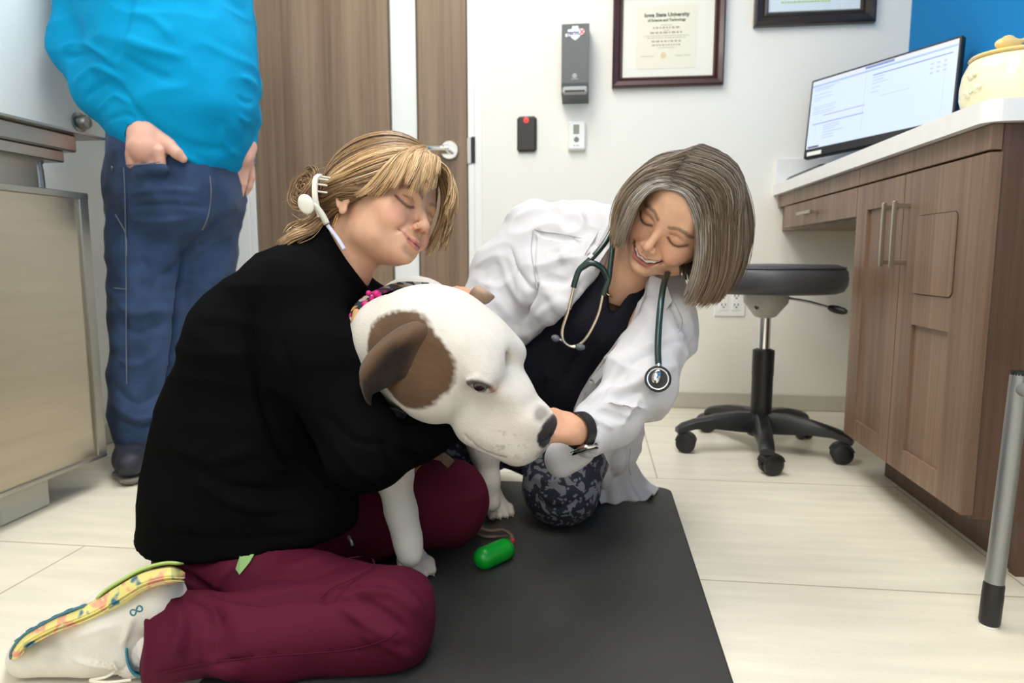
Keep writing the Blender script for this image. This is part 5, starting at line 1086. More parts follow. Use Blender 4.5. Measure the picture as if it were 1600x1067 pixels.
def csurf(L_, off): return [(x, y, min(d+.02, max(d-.03, (CP[2][(np.abs(CP[0]-x) < 8) & (np.abs(CP[1]-y) < 8)].min() if ((np.abs(CP[0]-x) < 8) & (np.abs(CP[1]-y) < 8)).any() else d)-off))) for x, y, d in L_]
slab(csurf([(951, 350, 1.268), (962, 372, 1.262), (935, 412, 1.285), (905, 458, 1.31), (875, 490, 1.335), (868, 478, 1.34), (893, 428, 1.315), (915, 395, 1.30), (935, 362, 1.285)], .004), 0, .006, m_coat, 'lapel', coat)
slab(csurf([(1016, 428, 1.225), (1040, 440, 1.225), (1050, 470, 1.235), (1028, 503, 1.24), (1008, 508, 1.245), (962, 565, 1.29), (930, 600, 1.33), (925, 590, 1.335), (975, 520, 1.28), (1000, 480, 1.25), (1010, 455, 1.235)], .004), 0, .006, m_coat, 'lapel', coat)
q = MB()
for L_ in ([(835, 358), (850, 362), (880, 366), (908, 372)], [(833, 360), (830, 390), (836, 430), (839, 450)], [(1052, 470), (1066, 500), (1060, 520)], [(985, 700), (983, 730), (990, 755)]):
    C_ = catmull([(a, b_, 0) for a, b_ in L_], 22); D_ = []
    for c in C_:
        m_ = (np.abs(CP[0]-c[0]) < 7) & (np.abs(CP[1]-c[1]) < 7)
        if m_.any(): D_.append(V(c[0], c[1], np.median(CP[2][m_][CP[2][m_] < CP[2][m_].min()+.02])-.001))
    if len(D_) > 4: D_ = np.array(D_); D_[1:-1] = (D_[:-2]+D_[1:-1]+D_[2:])/3; q.tube(D_, .0009, 5)
q.build('seam', mat('coat_seam', rgb(172, 168, 172), .9), coat)
# navy top
m_navy = mat('navy_knit', rgb(17, 18, 30), 0.75, bump=(900, .2, .0005), spec=.25)
nv = Vol((-0.36, 1.15, 0.15), (0.22, 1.85, 0.62), 0.0055)
nv.px([(955, 432, 1.355, 60), (930, 480, 1.39, 88), (880, 560, 1.47, 88), (862, 640, 1.56, 84), (862, 690, 1.62, 84)], .03, sq=(LA2, 1.1))
nv.px([(905, 460, 1.36, 40), (860, 560, 1.44, 50)], .03); nv.px([(1000, 440, 1.33, 30), (960, 500, 1.36, 40)], .03)
nv.cut(V(860, 645, 1.45), (0, -.3, -1), .01)
neckv = [(975, 400), (952, 440), (948, 470), (958, 478), (985, 448), (1000, 425), (1005, 400)]
carve(nv, [(950, 360), (958, 410), (950, 440), (952, 482), (960, 490), (985, 455), (1012, 420), (1015, 370)], lambda x, y: 1.36+0*x)
P, F = nv.surface(); P = relax(P, F, 2, .5); P = folds(P, F, [([(880, 520), (860, 560), (850, 600)], 8, .004), ([(920, 520), (900, 560), (880, 605)], 8, -.004), ([(950, 520), (925, 560), (900, 600)], 6, .003)], 1, 1.6)
mesh_obj('navy_top', P, F, m_navy, w2, True)
# chest skin visible in the neckline is part of the body; trousers printed grey on navy
m_print = bpy.data.materials.new('animal_print_cotton'); m_print.use_nodes = True; N = m_print.node_tree.nodes; L = m_print.node_tree.links; b = N['Principled BSDF']; b.inputs['Roughness'].default_value = .85
tc = N.new('ShaderNodeTexCoord'); nz = N.new('ShaderNodeTexNoise'); nz.inputs['Scale'].default_value = 30; L.new(tc.outputs['Object'], nz.inputs['Vector'])
mm = N.new('ShaderNodeVectorMath'); mm.operation = 'MULTIPLY_ADD'; L.new(nz.outputs['Color'], mm.inputs[0]); mm.inputs[1].default_value = (.016,)*3; L.new(tc.outputs['Object'], mm.inputs[2])
vo = N.new('ShaderNodeTexVoronoi'); vo.inputs['Scale'].default_value = 88; L.new(mm.outputs[0], vo.inputs['Vector'])
lt = N.new('ShaderNodeMath'); lt.operation = 'LESS_THAN'; lt.inputs[1].default_value = .30; L.new(vo.outputs['Distance'], lt.inputs[0])
v2 = N.new('ShaderNodeTexNoise'); v2.inputs['Scale'].default_value = 36; v2.inputs['Detail'].default_value = 1.2; v2.inputs['Distortion'].default_value = 1.2; L.new(tc.outputs['Object'], v2.inputs['Vector'])
g2 = N.new('ShaderNodeMath'); g2.operation = 'GREATER_THAN'; g2.inputs[1].default_value = .56; L.new(v2.outputs[0], g2.inputs[0])
mxx = N.new('ShaderNodeMath'); mxx.operation = 'MAXIMUM'; L.new(lt.outputs[0], mxx.inputs[0]); L.new(g2.outputs[0], mxx.inputs[1])
mc = N.new('ShaderNodeMix'); mc.data_type = 'RGBA'; L.new(mxx.outputs[0], mc.inputs['Factor']); mc.inputs['A'].default_value = (*rgb(27, 30, 44), 1); mc.inputs['B'].default_value = (*rgb(106, 106, 116), 1); L.new(mc.outputs['Result'], b.inputs['Base Color'])
pv = Vol((-0.42, 1.22, 0.0), (0.18, 2.0, 0.42), 0.0055)
pv.px([(862, 655, 1.62, 96), (900, 640, 1.66, 80)], .03)
pv.px([(885, 660, 1.58, 72), (882, 700, 1.50, 66), (876, 757, 1.445, 60)], .03); pv.px([(878, 765, 1.45, 54), (892, 755, 1.62, 42), (905, 745, 1.80, 36)], .02)
pv.px([(835, 655, 1.62, 72), (730, 690, 1.52, 50), (700, 702, 1.50, 46)], .03); pv.px([(700, 715, 1.52, 40), (770, 700, 1.75, 36)], .02)
pv.cut((0, 0, MT+.001), (0, 0, -1), .008)
P, F = pv.surface(); P = relax(P, F, 2, .5)
P = folds(P, F, [([(830, 700), (860, 715), (900, 705)], 6, -.004), ([(820, 735), (850, 750), (890, 745)], 6, .003), ([(835, 780), (870, 795), (910, 780)], 5, -.003)], 1.2, 1.7)
P = crumple(P, F, 14, .003); mesh_obj('scrub_trousers', P, F, m_print, w2, True)
fv = Vol((-.1, 1.6, 0), (.3, 2.1, .12), .006)
for x_ in (-0.10, 0.0): fv.chain([((x_, 1.68, .05), .04), ((x_+.01, 1.80, .04), .036), ((x_+.01, 1.90, .045), .03)], .02)
fv.cut((0, 0, .004), (0, 0, -1), .004); P, F = fv.surface(); mesh_obj('shoes', P, F, m_blk, w2, True)
# hair: an ash brown bob with a grey front
def HL(L_): return [[w2l(V(*q), R2, o2) for q in g] for g in L_]
rside = HL([[(1050, 298, 1.135), (1072, 305, 1.125), (1087, 345, 1.125), (1090, 395, 1.14), (1082, 435, 1.155), (1066, 474, 1.165)],
            [(1056, 288, 1.14), (1092, 305, 1.135), (1106, 350, 1.135), (1106, 405, 1.145), (1097, 445, 1.16), (1078, 478, 1.17)],
            [(1068, 276, 1.15), (1115, 300, 1.15), (1131, 350, 1.15), (1128, 405, 1.16), (1117, 450, 1.17), (1093, 480, 1.175)],
            [(1082, 264, 1.17), (1138, 292, 1.175), (1155, 345, 1.18), (1150, 400, 1.19), (1134, 445, 1.20), (1108, 474, 1.20)],
            [(1092, 252, 1.20), (1150, 280, 1.22), (1169, 340, 1.235), (1164, 395, 1.24), (1146, 435, 1.24), (1120, 462, 1.23)],
            [(1098, 240, 1.25), (1152, 268, 1.28), (1172, 335, 1.29), (1166, 385, 1.29), (1146, 425, 1.28), (1118, 448, 1.27)],
            [(1098, 234, 1.29), (1140, 255, 1.34), (1160, 320, 1.35), (1150, 380, 1.34), (1130, 420, 1.33), (1105, 440, 1.32)]])
lside = HL([[(1050, 298, 1.135), (1025, 292, 1.128), (999, 314, 1.135), (985, 340, 1.15), (975, 362, 1.165), (966, 388, 1.18)],
            [(1056, 286, 1.145), (1022, 278, 1.145), (990, 302, 1.155), (975, 332, 1.175), (968, 362, 1.19), (963, 386, 1.20)],
            [(1070, 272, 1.16), (1022, 262, 1.175), (985, 292, 1.195), (969, 322, 1.215), (964, 355, 1.225), (963, 383, 1.225)],
            [(1085, 256, 1.19), (1030, 248, 1.215), (990, 278, 1.24), (970, 310, 1.255), (963, 345, 1.255), (965, 378, 1.25)],
            [(1094, 242, 1.22), (1040, 240, 1.26), (1000, 268, 1.29), (978, 300, 1.30), (968, 335, 1.29), (970, 370, 1.27)],
            [(1096, 236, 1.27), (1055, 238, 1.31), (1020, 262, 1.34), (995, 300, 1.34), (982, 340, 1.32), (982, 370, 1.29)]])
ash = [(.11, .075, .05), (.15, .105, .07), (.075, .05, .035), (.22, .165, .115), (.13, .09, .062)]; grey = [(.42, .39, .36), (.55, .53, .50), (.32, .28, .24), (.24, .19, .15)]
under = HL([[(1062, 405, 1.215), (1064, 420, 1.205), (1066, 433, 1.20)], [(1072, 400, 1.22), (1078, 425, 1.215), (1082, 445, 1.21)], [(1090, 400, 1.24), (1100, 430, 1.24), (1098, 450, 1.23)]])
tipc = (.24, .155, .09); E2 = [((0, -.012, .047), (.0775, .101, .088))]
hair2 = strands([dict(g=rside[1:], n=4600, clump=110, cs=.05, cj=.0035, c=ash+grey[2:3], jit=.0042, lay=.13, r=.0006, tip=tipc, cut=.86), dict(g=lside[1:], n=2400, clump=70, cs=.05, cj=.003, c=ash+grey[2:3], jit=.0035, lay=.11, r=.0006, tip=(.32, .23, .14), cut=.93),
    dict(g=rside[:2], n=560, c=grey+ash[:2], clump=22, cs=.06, cj=.003, jit=.0022, lay=.12, r=.0006, tip=(.33, .27, .20), cut=.9), dict(g=lside[:2], n=460, c=grey+ash[:2], clump=20, cs=.06, cj=.003, jit=.0022, lay=.12, r=.0006, tip=(.34, .27, .19), cut=.9), dict(g=under, n=160, c=[(.10, .07, .05), (.15, .1, .07)], jit=.004, r=.0008, cut=.7)], m_hair, 'hair', w2, R2, o2, 18, E2)
cv = Vol((-.12, -.15, -.12), (.12, .14, .15), .0025); cv.ell((0, -.013, .048), (.0795, .102, .088), 0); cv.ell((0, .100, .0), (.070, .075, .118), .01, '-'); cv.ell((0, -.02, -.075), (.1, .07, .045), .01, '-')
P, F = cv.surface(); mesh_obj('hair_roots', P@R2.T+o2, F, mat('hair_roots', (.16, .115, .08), .7), hair2, True)
# necklace, watch, stethoscope
nk = MB(); nk.tube(catmull([V(938, 452, 1.285), (V(948, 459, 1.270)), V(957, 464, 1.265)], 10), .0017, 8)
tag(nk.build('necklace', mat('gold_bar', rgb(226, 200, 150), .2, 1.0), None, True), 'small gold bar necklace at the white coated woman\'s throat', 'necklace')
wt = empty('wrist_watch', tuple(V(895, 690, 1.075))); tag(wt, 'rectangular silver smart watch on black strap on the white coated woman\'s wrist', 'watch')
wc = V(905, 672, 1.102); ad = V(875, 676, 1.07)-V(935, 668, 1.13); ad /= np.linalg.norm(ad); s1_ = np.cross(ad, [0, 0, 1.0]); s1_ /= np.linalg.norm(s1_); s2_ = np.cross(s1_, ad)
rg = [wc+.0285*(math.cos(a)*s1_+math.sin(a)*s2_) for a in np.linspace(0, 2*math.pi, 40)]
rn = [(math.cos(a)*s1_+math.sin(a)*s2_) for a in np.linspace(0, 2*math.pi, 40)]
Pb, Fb = band(rg, .019, .0025, 60, rn); mesh_obj('strap', Pb, Fb, m_dark, wt)
toc = V(893, 695, 1.0)-V(905, 672, 1.0); ang = None
vc = -_f; best = max(np.linspace(0, 2*math.pi, 72), key=lambda a: (math.cos(a)*s1_+math.sin(a)*s2_)@(np.array([-.1, -.75, -.75])))
nd = math.cos(best)*s1_+math.sin(best)*s2_; td = np.cross(nd, ad); RW = np.stack([ad, td, nd], 1); cc = wc+nd*.031
q = MB(); q.box(cc-[.017, .020, .0045], cc+[.017, .020, .0045], .004, RW, cc); q.build('case', m_chrome, wt, True)
cc2 = cc+nd*.0046; q = MB(); q.box(cc2-[.0145, .0175, .0008], cc2+[.0145, .0175, .0008], .0006, RW, cc2); q.build('screen', mat('watch_glass', rgb(16, 16, 18), .05), wt)
m_green = mat('green_black_tubing', rgb(16, 44, 40), .28, coat=.3)
ste = empty('stethoscope', tuple(V(955, 370, 1.25))); tag(ste, 'dark green stethoscope hanging around the white coated woman\'s neck', 'stethoscope')
q = MB(); r9 = .0054
q.tube(catmull([V(958, 356, 1.262), V(948, 375, 1.245), V(930, 398, 1.235), V(917, 410, 1.235)], 16), [r9]*16, 12)
q.tube(catmull([V(959, 356, 1.262), V(957, 385, 1.24), V(953, 420, 1.235), V(950, 440, 1.235), V(942, 462, 1.238)], 18), r9, 12)
q.tube(catmull([V(917, 410, 1.235), V(905, 422, 1.238), V(899, 438, 1.242), V(896, 449, 1.245)], 12), r9, 12)
q.tube(catmull([V(908, 419, 1.236), V(925, 411, 1.228), V(942, 420, 1.230), V(950, 436, 1.234)], 14), r9, 12)
q.tube(catmull([V(958, 358, 1.262), V(975, 345, 1.33), V(1020, 360, 1.37), V(1055, 395, 1.34), V(1046, 420, 1.245), V(1037, 445, 1.185), V(1031, 490, 1.145), V(1028, 540, 1.125), V(1029, 574, 1.118)], 50), .0056, 12)
q.build('tubing', m_green, ste, True)
q = MB(); q.tube([V(920, 403, 1.235), V(925, 398, 1.235)], .0068, 14); q.build('steel_ring', m_chrome, ste, True)
q = MB(); q.tube(catmull([V(897, 446, 1.245), V(888, 485, 1.255), V(879, 515, 1.262), V(881, 533, 1.262), V(893, 542, 1.260), V(903, 541, 1.258)], 28), .0029, 10)
q.tube(catmull([V(942, 460, 1.238), V(935, 490, 1.245), V(921, 520, 1.252), V(908, 536, 1.258), V(893, 541, 1.262), V(878, 532, 1.266), V(871, 529, 1.266)], 28), .0029, 10); q.build('binaural_tubes', mat('binaural_steel', rgb(214, 200, 180), .2, 1.0), ste, True)
for a, b_ in ((V(874, 531, 1.265), V(862, 526, 1.268)), (V(899, 541, 1.258), V(914, 543, 1.256))):
    C_ = np.linspace(a, b_, 8); MB().tube(C_, [.003, .005, .0062, .0066, .0066, .006, .0048, .003], 14).build('ear_tip', mat('grey_rubber', rgb(96, 100, 102), .5), ste, True)
cpc = V(1028, 592, 1.108); cn = np.array([-.12, -1, .22]); cn /= np.linalg.norm(cn)
MB().lathe(cpc, [(0, -.006), (.018, -.006), (.0215, -.003), (.0215, .002), (.0195, .0045), (.0175, .0045)], 40, cn).build('chestpiece_rim', m_dark, ste, True)
MB().lathe(cpc+cn*.0030, [(0.0180, -.002), (.0175, .0018), (.010, .0006), (0.0, .0)], 40, cn).build('diaphragm', mat('mirror_steel', rgb(215, 220, 228), .06, 1.0), ste, True)
MB().tube(catmull([V(1029, 570, 1.118), V(1029, 582, 1.110), V(1025, 590, 1.098), V(1024, 598, 1.097)], 10), [.0052, .0055, .0062, .007, .0075, .0078, .0075, .007, .006, .004], 14).build('chestpiece_stem', m_chrome, ste, True)

# ---------------------------------------------------------------- standing man (his head is above the picture)
MD = 1.88
man_b = Parts(); SK3 = (.74, .42, .32)
bv = Vol((-1.5, 1.45, 0.0), (-0.82, 2.15, 1.45), 0.010)
bv.px([(262, -160, MD, 60), (262, -80, MD, 85), (262, 20, MD, 85), (275, 130, MD, 88), (275, 250, MD, 70)], .04)
bv.px([(205, -85, MD, 36), (152, -25, MD-.02, 34), (137, 75, MD-.04, 28), (168, 140, MD-.09, 24), (216, 196, 1.745, 19)], .02); bv.px([(318, -60, 1.96, 40), (362, 40, 1.98, 18), (376, 130, 1.97, 15), (386, 180, 1.96, 11), (382, 232, 1.93, 11)], .02)
bv.px([(235, 300, MD, 40), (234, 460, MD-.02, 34), (225, 640, MD-.03, 24), (214, 700, MD-.04, 18)], .02); bv.px([(320, 300, 1.93, 36), (314, 440, 1.96, 28), (306, 620, 2.0, 22), (306, 690, 2.0, 18)], .02)
P, F = bv.surface(); man_b.add(P, F, SK3)
mo_ = V(245, -245, MD); RM = frame([[-.55, -.83, 0], [.83, -.55, -.1], [0, 0, 1]])
hm = head_vol(RM, mo_, [(mo_+RM@np.array([0, -.02, -.03]), .058), (V(255, -160, MD), .062), (V(260, -110, MD), .08)], smile=.2, h=.0035)
P, F = hm.surface(); C = face_colors(P, SK3, (.5, .22, .2), (.1, .06, .05), (.7, .36, .28), (.2, .13, .09)); man_b.add(hm.G(P), F, C)
hh = Vol((-1.35, 1.5, 0.70), (-0.85, 1.95, 1.0), 0.0028)
wrm = V(222, 212, 1.735); hdir = V(262, 240, 1.72)-wrm
hh.px([(222, 198, 1.735, 24), (230, 214, 1.722, 27), (228, 232, 1.715, 28)], .01); hh.px([(248, 218, 1.725, 17), (246, 238, 1.72, 15)], .01)
hh.px([(250, 216, 1.722, 15), (264, 228, 1.712, 10.5), (276, 239, 1.712, 8.5), (286, 248, 1.72, 6.5)], .008)
for i_ in range(4): hh.px([(204+i_*15, 240-i_*1.5, 1.700, 8), (206+i_*15, 256, 1.708, 8)], .004)
hand_prims(hh, V(230, 206, 1.725), V(224, 256, 1.745)-V(230, 206, 1.725), (-.1, -1, .25), -1, (10, 8, 6), 1.08, 3, thumb=((.018, .018, .0), (.03, .02, .0), (.04, .02, .0), (.05, .02, -.004)))
hand_prims(hh, V(380, 240, 1.905), V(366, 285, 1.89)-V(380, 240, 1.905), (1, -.6, .1), -1, (12, 10, 6), 0.98)
hh.px([(384, 230, 1.92, 17), (377, 245, 1.90, 18)], .01)
P, F = hh.surface(); man_b.add(P, F, np.tile(np.array(SK3)*[1.0, .98, .96], (len(P), 1))*(1+.07*vnoise(P, 60))[:, None])
man = man_b.build('person', m_skin); tag(man, 'standing man in bright blue sweatshirt and jeans with hands in his pockets', 'person')
MB().lathe(mo_+[0, 0, 0.055], [(0, .088), (.05, .075), (.078, .035), (.082, 0), (.078, -.02)], 32).build('hair', mat('short_brown_hair', rgb(80, 60, 45), .8), man, True)
m_blue = mat('blue_sweatshirt', rgb(0, 146, 196), .85, bump=(600, .25, .0008), spec=.12)
sv = Vol((-1.495, 1.40, 0.72), (-0.80, 2.25, 1.50), 0.006)
sv.px([(262, -110, MD, 66), (262, -60, MD, 108), (262, 10, MD, 122), (272, 110, MD-.01, 118), (286, 185, MD-.02, 101), (292, 222, MD-.01, 88)], .05)
sv.px([(310, 90, MD-.05, 78), (318, 160, MD-.05, 74)], .04)
sv.px([(212, -85, MD, 56), (152, -25, MD-.02, 58), (135, 75, MD-.04, 50)], .03); sv.px([(135, 75, MD-.04, 50), (168, 140, MD-.09, 46), (206, 190, 1.75, 33), (226, 206, 1.735, 31)], .025); sv.cut(V(232, 213, 1.7), _r*.50-_u*.86-_f*.0, .003) if False else None
sv.px([(318, -60, 1.96, 60), (362, 40, 1.98, 33), (376, 130, 1.97, 26), (386, 180, 1.96, 19), (384, 226, 1.93, 17)], .025)
sv.cut(V(225, 216, 1.73), V(258, 250, 1.70)-V(215, 196, 1.74), .002) if False else None
sv.chain([(V(228, 216, 1.72), .044), (V(236, 250, 1.71), .050)], .003, '-', True)
sv.cut(V(330, 269, 1.68), (.05, -.35, -1), .012)
P, F = sv.surface(); P = relax(P, F, 2, .5)
P = folds(P, F, [([(205, -10), (192, 60), (178, 100)], 6, -.006), ([(98, 75), (130, 68), (170, 92)], 5, .006), ([(100, 90), (140, 85), (180, 110)], 5, -.006), ([(115, 130), (150, 105), (195, 128)], 5, .005), ([(130, 155), (165, 130), (200, 148)], 5, -.005), ([(150, 175), (180, 150), (208, 165)], 4, .004), ([(160, 190), (195, 178), (215, 185)], 3, -.003),
    ([(190, 60), (230, 75), (290, 90)], 7, .005), ([(192, 85), (230, 110), (270, 125)], 7, -.004), ([(200, 20), (240, 30), (270, 60)], 8, .004), ([(190, 140), (230, 190), (290, 235)], 6, -.004), ([(215, 190), (260, 225), (320, 262)], 6, .007), ([(230, 215), (270, 245), (310, 262)], 4, -.005), ([(260, 205), (310, 230), (375, 235)], 7, -.003), ([(345, 200), (350, 225), (372, 245)], 5, .004),
    ([(375, 120), (392, 125), (400, 135)], 4, .003), ([(370, 150), (385, 160), (398, 160)], 4, -.003), ([(372, 180), (385, 190), (396, 190)], 4, .003), ([(200, 205), (222, 218), (248, 215)], 2.5, -.003), ([(195, 178), (215, 190), (222, 180)], 2, -.002)], 1.5, 2.1)
P = crumple(P, F, 11, .004); P = ridged(P, F, 10, .0045, (1, 1, 1.5)); mesh_obj('sweatshirt', P, F, m_blue, man, True)
m_denim = mat('blue_denim', rgb(48, 68, 100), .82, bump=(700, .35, .0008), var=(16, .28), sheen=.1, spec=.25); m_st = mat('denim_stitching', rgb(110, 118, 130), .8)
jv = Vol((-1.49, 1.38, 0.0), (-0.78, 2.25, 0.98), 0.0065)
jv.px([(272, 225, MD, 94), (275, 300, MD, 98)], .03)
jv.px([(196, 266, 1.735, 10), (222, 266, 1.705, 10), (254, 262, 1.70, 9)], .012)
jv.px([(232, 300, MD-.01, 60), (236, 400, MD-.01, 59), (234, 480, MD-.02, 57), (226, 580, MD-.03, 50), (222, 640, MD-.03, 46), (216, 676, MD-.04, 36)], .02)
jv.px([(322, 300, 1.93, 58), (318, 400, 1.95, 48), (312, 520, 1.97, 45), (306, 640, 2.0, 40), (306, 668, 2.0, 36)], .02)
jv.cut(V(270, 206, 1.72), (0, -.1, 1), .004) if False else None
P, F = jv.surface(); P = relax(P, F, 2, .5)
P = folds(P, F, [([(196, 305), (250, 295), (310, 300)], 4, .004), ([(200, 325), (260, 318), (320, 325)], 4, -.004), ([(200, 345), (260, 345), (310, 340)], 4, .003), ([(327, 270), (330, 320), (318, 350)], 4, .004), ([(375, 330), (340, 345), (300, 380)], 5, -.004), ([(370, 355), (330, 380), (300, 400)], 5, .004),
    ([(180, 470), (210, 490), (260, 480)], 6, .004), ([(185, 505), (220, 520), (265, 500)], 6, -.004), ([(180, 560), (215, 570), (255, 545)], 6, .004), ([(178, 600), (210, 630), (250, 615)], 6, -.005), ([(180, 630), (215, 655), (250, 645)], 5, .007), ([(185, 655), (215, 668), (245, 660)], 4, -.005),
    ([(200, 245), (228, 254), (252, 252)], 2, -.003), ([(193, 260), (196, 420), (200, 620)], 2, -.002), ([(215, 395), (235, 430), (240, 480)], 6, -.003), ([(292, 400), (282, 460), (272, 560), (262, 640)], 6, -.02), ([(305, 370), (270, 420), (235, 440)], 6, -.006)], 1.5, 2.1)
P = crumple(P, F, 14, .0035); P = ridged(P, F, 13, .004, (1, 1, 1.7)); jn = mesh_obj('jeans', P, F, m_denim, man, True)
def on_surf(x, y, Ps, off=.0015):
    px_, py_, z_ = Ps; m_ = (np.abs(px_-x) < 7) & (np.abs(py_-y) < 7)
    return V(x, y, (z_[m_].min() if m_.any() else MD-.15)-off)
S_ = pix(P)
q = MB()
for L_ in ([(193, 262), (195, 300), (196, 360), (197, 430), (197, 520), (198, 600)], [(328, 275), (330, 300), (326, 335), (316, 360)], [(180, 335), (196, 365), (198, 400)], [(178, 450), (198, 452)], [(196, 258), (220, 257), (250, 253)]):
    C_ = catmull([(a, b_, 0) for a, b_ in L_], 6*len(L_)); D_ = [on_surf(c[0], c[1], S_) for c in C_]; D_ = relax_line = np.array(D_); D_[1:-1] = (D_[:-2]+D_[1:-1]+D_[2:])/3; q.tube(D_, .0013, 5)
q.build('stitching', m_st, jn, True)
MB().lathe(on_surf(176, 264, S_, -.002), [(0, -.003), (.006, -.003), (.0075, 0)], 14, (.8, .6, 0)).build('rivet', m_steel, jn, True)
fv = Vol((-1.40, 1.5, 0), (-0.85, 2.3, .16), .005)
fv.px([(214, 690, 1.86, 30), (206, 716, 1.80, 25), (203, 725, 1.74, 20)], .02); fv.px([(306, 690, 2.02, 30), (308, 710, 1.94, 26), (310, 718, 1.88, 20)], .02); fv.cut((0, 0, .012), (0, 0, -1), .004)
P, F = fv.surface(); shm = mesh_obj('dark_shoes', P, F, mat('navy_shoe', rgb(38, 40, 52), .6), man, True)
fv = Vol((-1.40, 1.5, 0), (-0.85, 2.3, .06), .004)
fv.px([(214, 715, 1.86, 27), (206, 730, 1.80, 25), (203, 736, 1.74, 21)], .02); fv.px([(306, 705, 2.02, 26), (308, 718, 1.94, 25), (310, 728, 1.88, 20)], .02); fv.cut((0, 0, .001), (0, 0, -1)); fv.cut((0, 0, .02), (0, 0, 1))
P, F = fv.surface(); mesh_obj('shoe_soles', P, F, mat('grey_sole', rgb(120, 116, 108), .7), shm, True)

# ---------------------------------------------------------------- the dog
DF = np.array([0.845, -0.235, -0.48]); DF /= np.linalg.norm(DF); DR = np.array([-0.44, -0.86, -0.26]); 
RD = frame(np.stack([DR, DF, np.cross(DR, DF)], 1)); od = V(762, 573, 1.02)
# local: x = the dog's right side (towards the room), y = forward, z = up
dv = Vol((-.14, -.26, -.17), (.16, .155, .14), 0.0021, RD, od)
dv.ell((0, -.085, -.015), (.092, .100, .089), 0)                         # skull
dv.ell((0, -.020, .022), (.060, .055, .042), .03)                        # forehead
for s in (1, -1):
    dv.ell((.058*s, -.060, -.050), (.042, .066, .055), .03)              # cheek muscle
    dv.ell((.040*s, .012, .018), (.023, .023, .017), .022)               # brow
dv.cone((0, .010, -.046), (0, .085, -.048), .049, .041, .025)            # muzzle
dv.ell((0, .036, -.008), (.036, .040, .020), .025)
for s in (1, -1):
    dv.cone((.026*s, .028, -.076), (.018*s, .094, -.078), .041, .034, .018)   # flews
dv.cone((0, -.045, -.072), (0, .082, -.088), .040, .024, .018)           # lower jaw
dv.ell((0, .104, -.070), (.030, .026, .030), .015)
dv.ell((0, .106, -.036), (.024, .022, .026), .012)
dv.ell((0, .016, .030), (.006, .030, .010), .02, '-')                    # groove between the brows
dv.ell((0, .120, -.036), (.0215, .0135, .0225), .005)                    # nose
for s in (1, -1):
    dv.ell((.0095*s, .1335, -.036), (.0046, .005, .0048), .002, '-'); dv.cone((.012*s, .131, -.039), (.020*s, .119, -.043), .0018, .0015, .002, '-')
dv.chain([((0, -.13, -.045), .086), ((0, -.158, -.065), .083)], .03)
EY, _ = dv.hit(751, 604); EY = EY.copy()
for s in (1, -1):
    e_ = EY*[s, 1, 1]; nrm_ = np.array([.74*s, .62, .1]); t1 = np.array([-.62*s, .74, -.10])      # t1 runs towards the inner corner
    Re = np.stack([t1, nrm_, np.cross(t1, nrm_)], 1); Re /= np.linalg.norm(Re, axis=0)
    dv.ell(e_+nrm_*.003, (.0185, .0105, .0092), .005, '-', R=Re)
    up_ = np.array([0, 0, 1.0])
    if s > 0:
        dv.chain([(e_-t1*.019+up_*.002-nrm_*.004, .0018), (e_-t1*.008+up_*.0095-nrm_*.004, .0020), (e_+t1*.008+up_*.0085-nrm_*.004, .0022), (e_+t1*.020-up_*.001-nrm_*.002, .0018)], .010)
        dv.chain([(e_-t1*.018-up_*.001-nrm_*.001, .0020), (e_-t1*.004-up_*.0095-nrm_*.001, .0024), (e_+t1*.010-up_*.0085-nrm_*.001, .0024), (e_+t1*.020-up_*.002-nrm_*.001, .0020)], .006)
dv.cone((0, .134, -.056), (0, .131, -.072), .0015, .0018, .002, '-')
ML = [dv.hit(*p)[0] for p in ((790, 716), (770, 711), (752, 703), (737, 692), (727, 680))]
dv.chain([(p_, .0014) for p_ in ML], .005, '-'); dv.chain([(p_*[-1, 1, 1], .0014) for p_ in ML], .005, '-')
# neck to the chest
dv.px([(648, 562, 1.13, 80), (648, 562, 1.22, 82)], .04)
P, F = dv.surface(); P = relax(P, F, 1, .5)
Lc = P.copy()
WH = (.68, .635, .575); C = np.tile(np.array(WH), (len(Lc), 1)); C *= (1+.03*vnoise(Lc, 50)+.03*vnoise(Lc*[1, .3, 1], 260))[:, None]
def gd(c, r, p=2): return np.exp(-(np.abs((Lc-np.array(c))/np.array(r))**p).sum(1))
C = mixc(C, .45*gd((.03, .075, -.045), (.03, .035, .03)), (.70, .52, .44)); C = mixc(C, .35*gd((.05, -.02, .02), (.02, .03, .02)), (.78, .62, .55))
BR = np.array([.115, .063, .033])
pm = 1-np.linalg.norm((Lc-np.array([.088, -.088, -.002]))/np.array([.085, .076, .064]), axis=1); pm = np.clip(pm*9+.5+vnoise(Lc, 17)*1.3+vnoise(Lc, 45)*.4+vnoise(Lc*[1, .5, 1], 240)*.35, 0, 1)*(Lc[:, 0] > .02)
brc = BR*(1+.18*vnoise(Lc, 30)+.12*vnoise(Lc*[1, .4, 1], 220))[:, None]; C = C*(1-pm[:, None])+brc*pm[:, None]
for s in (1, -1):
    e_ = EY*[s, 1, 1]; t1 = np.array([-.62*s, .74, -.10]); up_ = np.array([0, 0, 1.0])
    d = seg3(Lc, [e_-t1*.021+up_*.001, e_-t1*.008+up_*.0075, e_+t1*.008+up_*.0065, e_+t1*.022-up_*.003]); C = mixc(C, .92*np.clip(1.6-d/.0038, 0, 1), (.04, .022, .02))
    d = seg3(Lc, [e_-t1*.020, e_-t1*.004-up_*.0072, e_+t1*.010-up_*.0065, e_+t1*.022-up_*.004]); C = mixc(C, .75*np.clip(1.5-d/.0026, 0, 1), (.10, .05, .045)); C = mixc(C, .55*np.exp(-(np.linalg.norm(Lc-(e_+t1*.024), axis=1)/.010)**2), (.60, .30, .26))
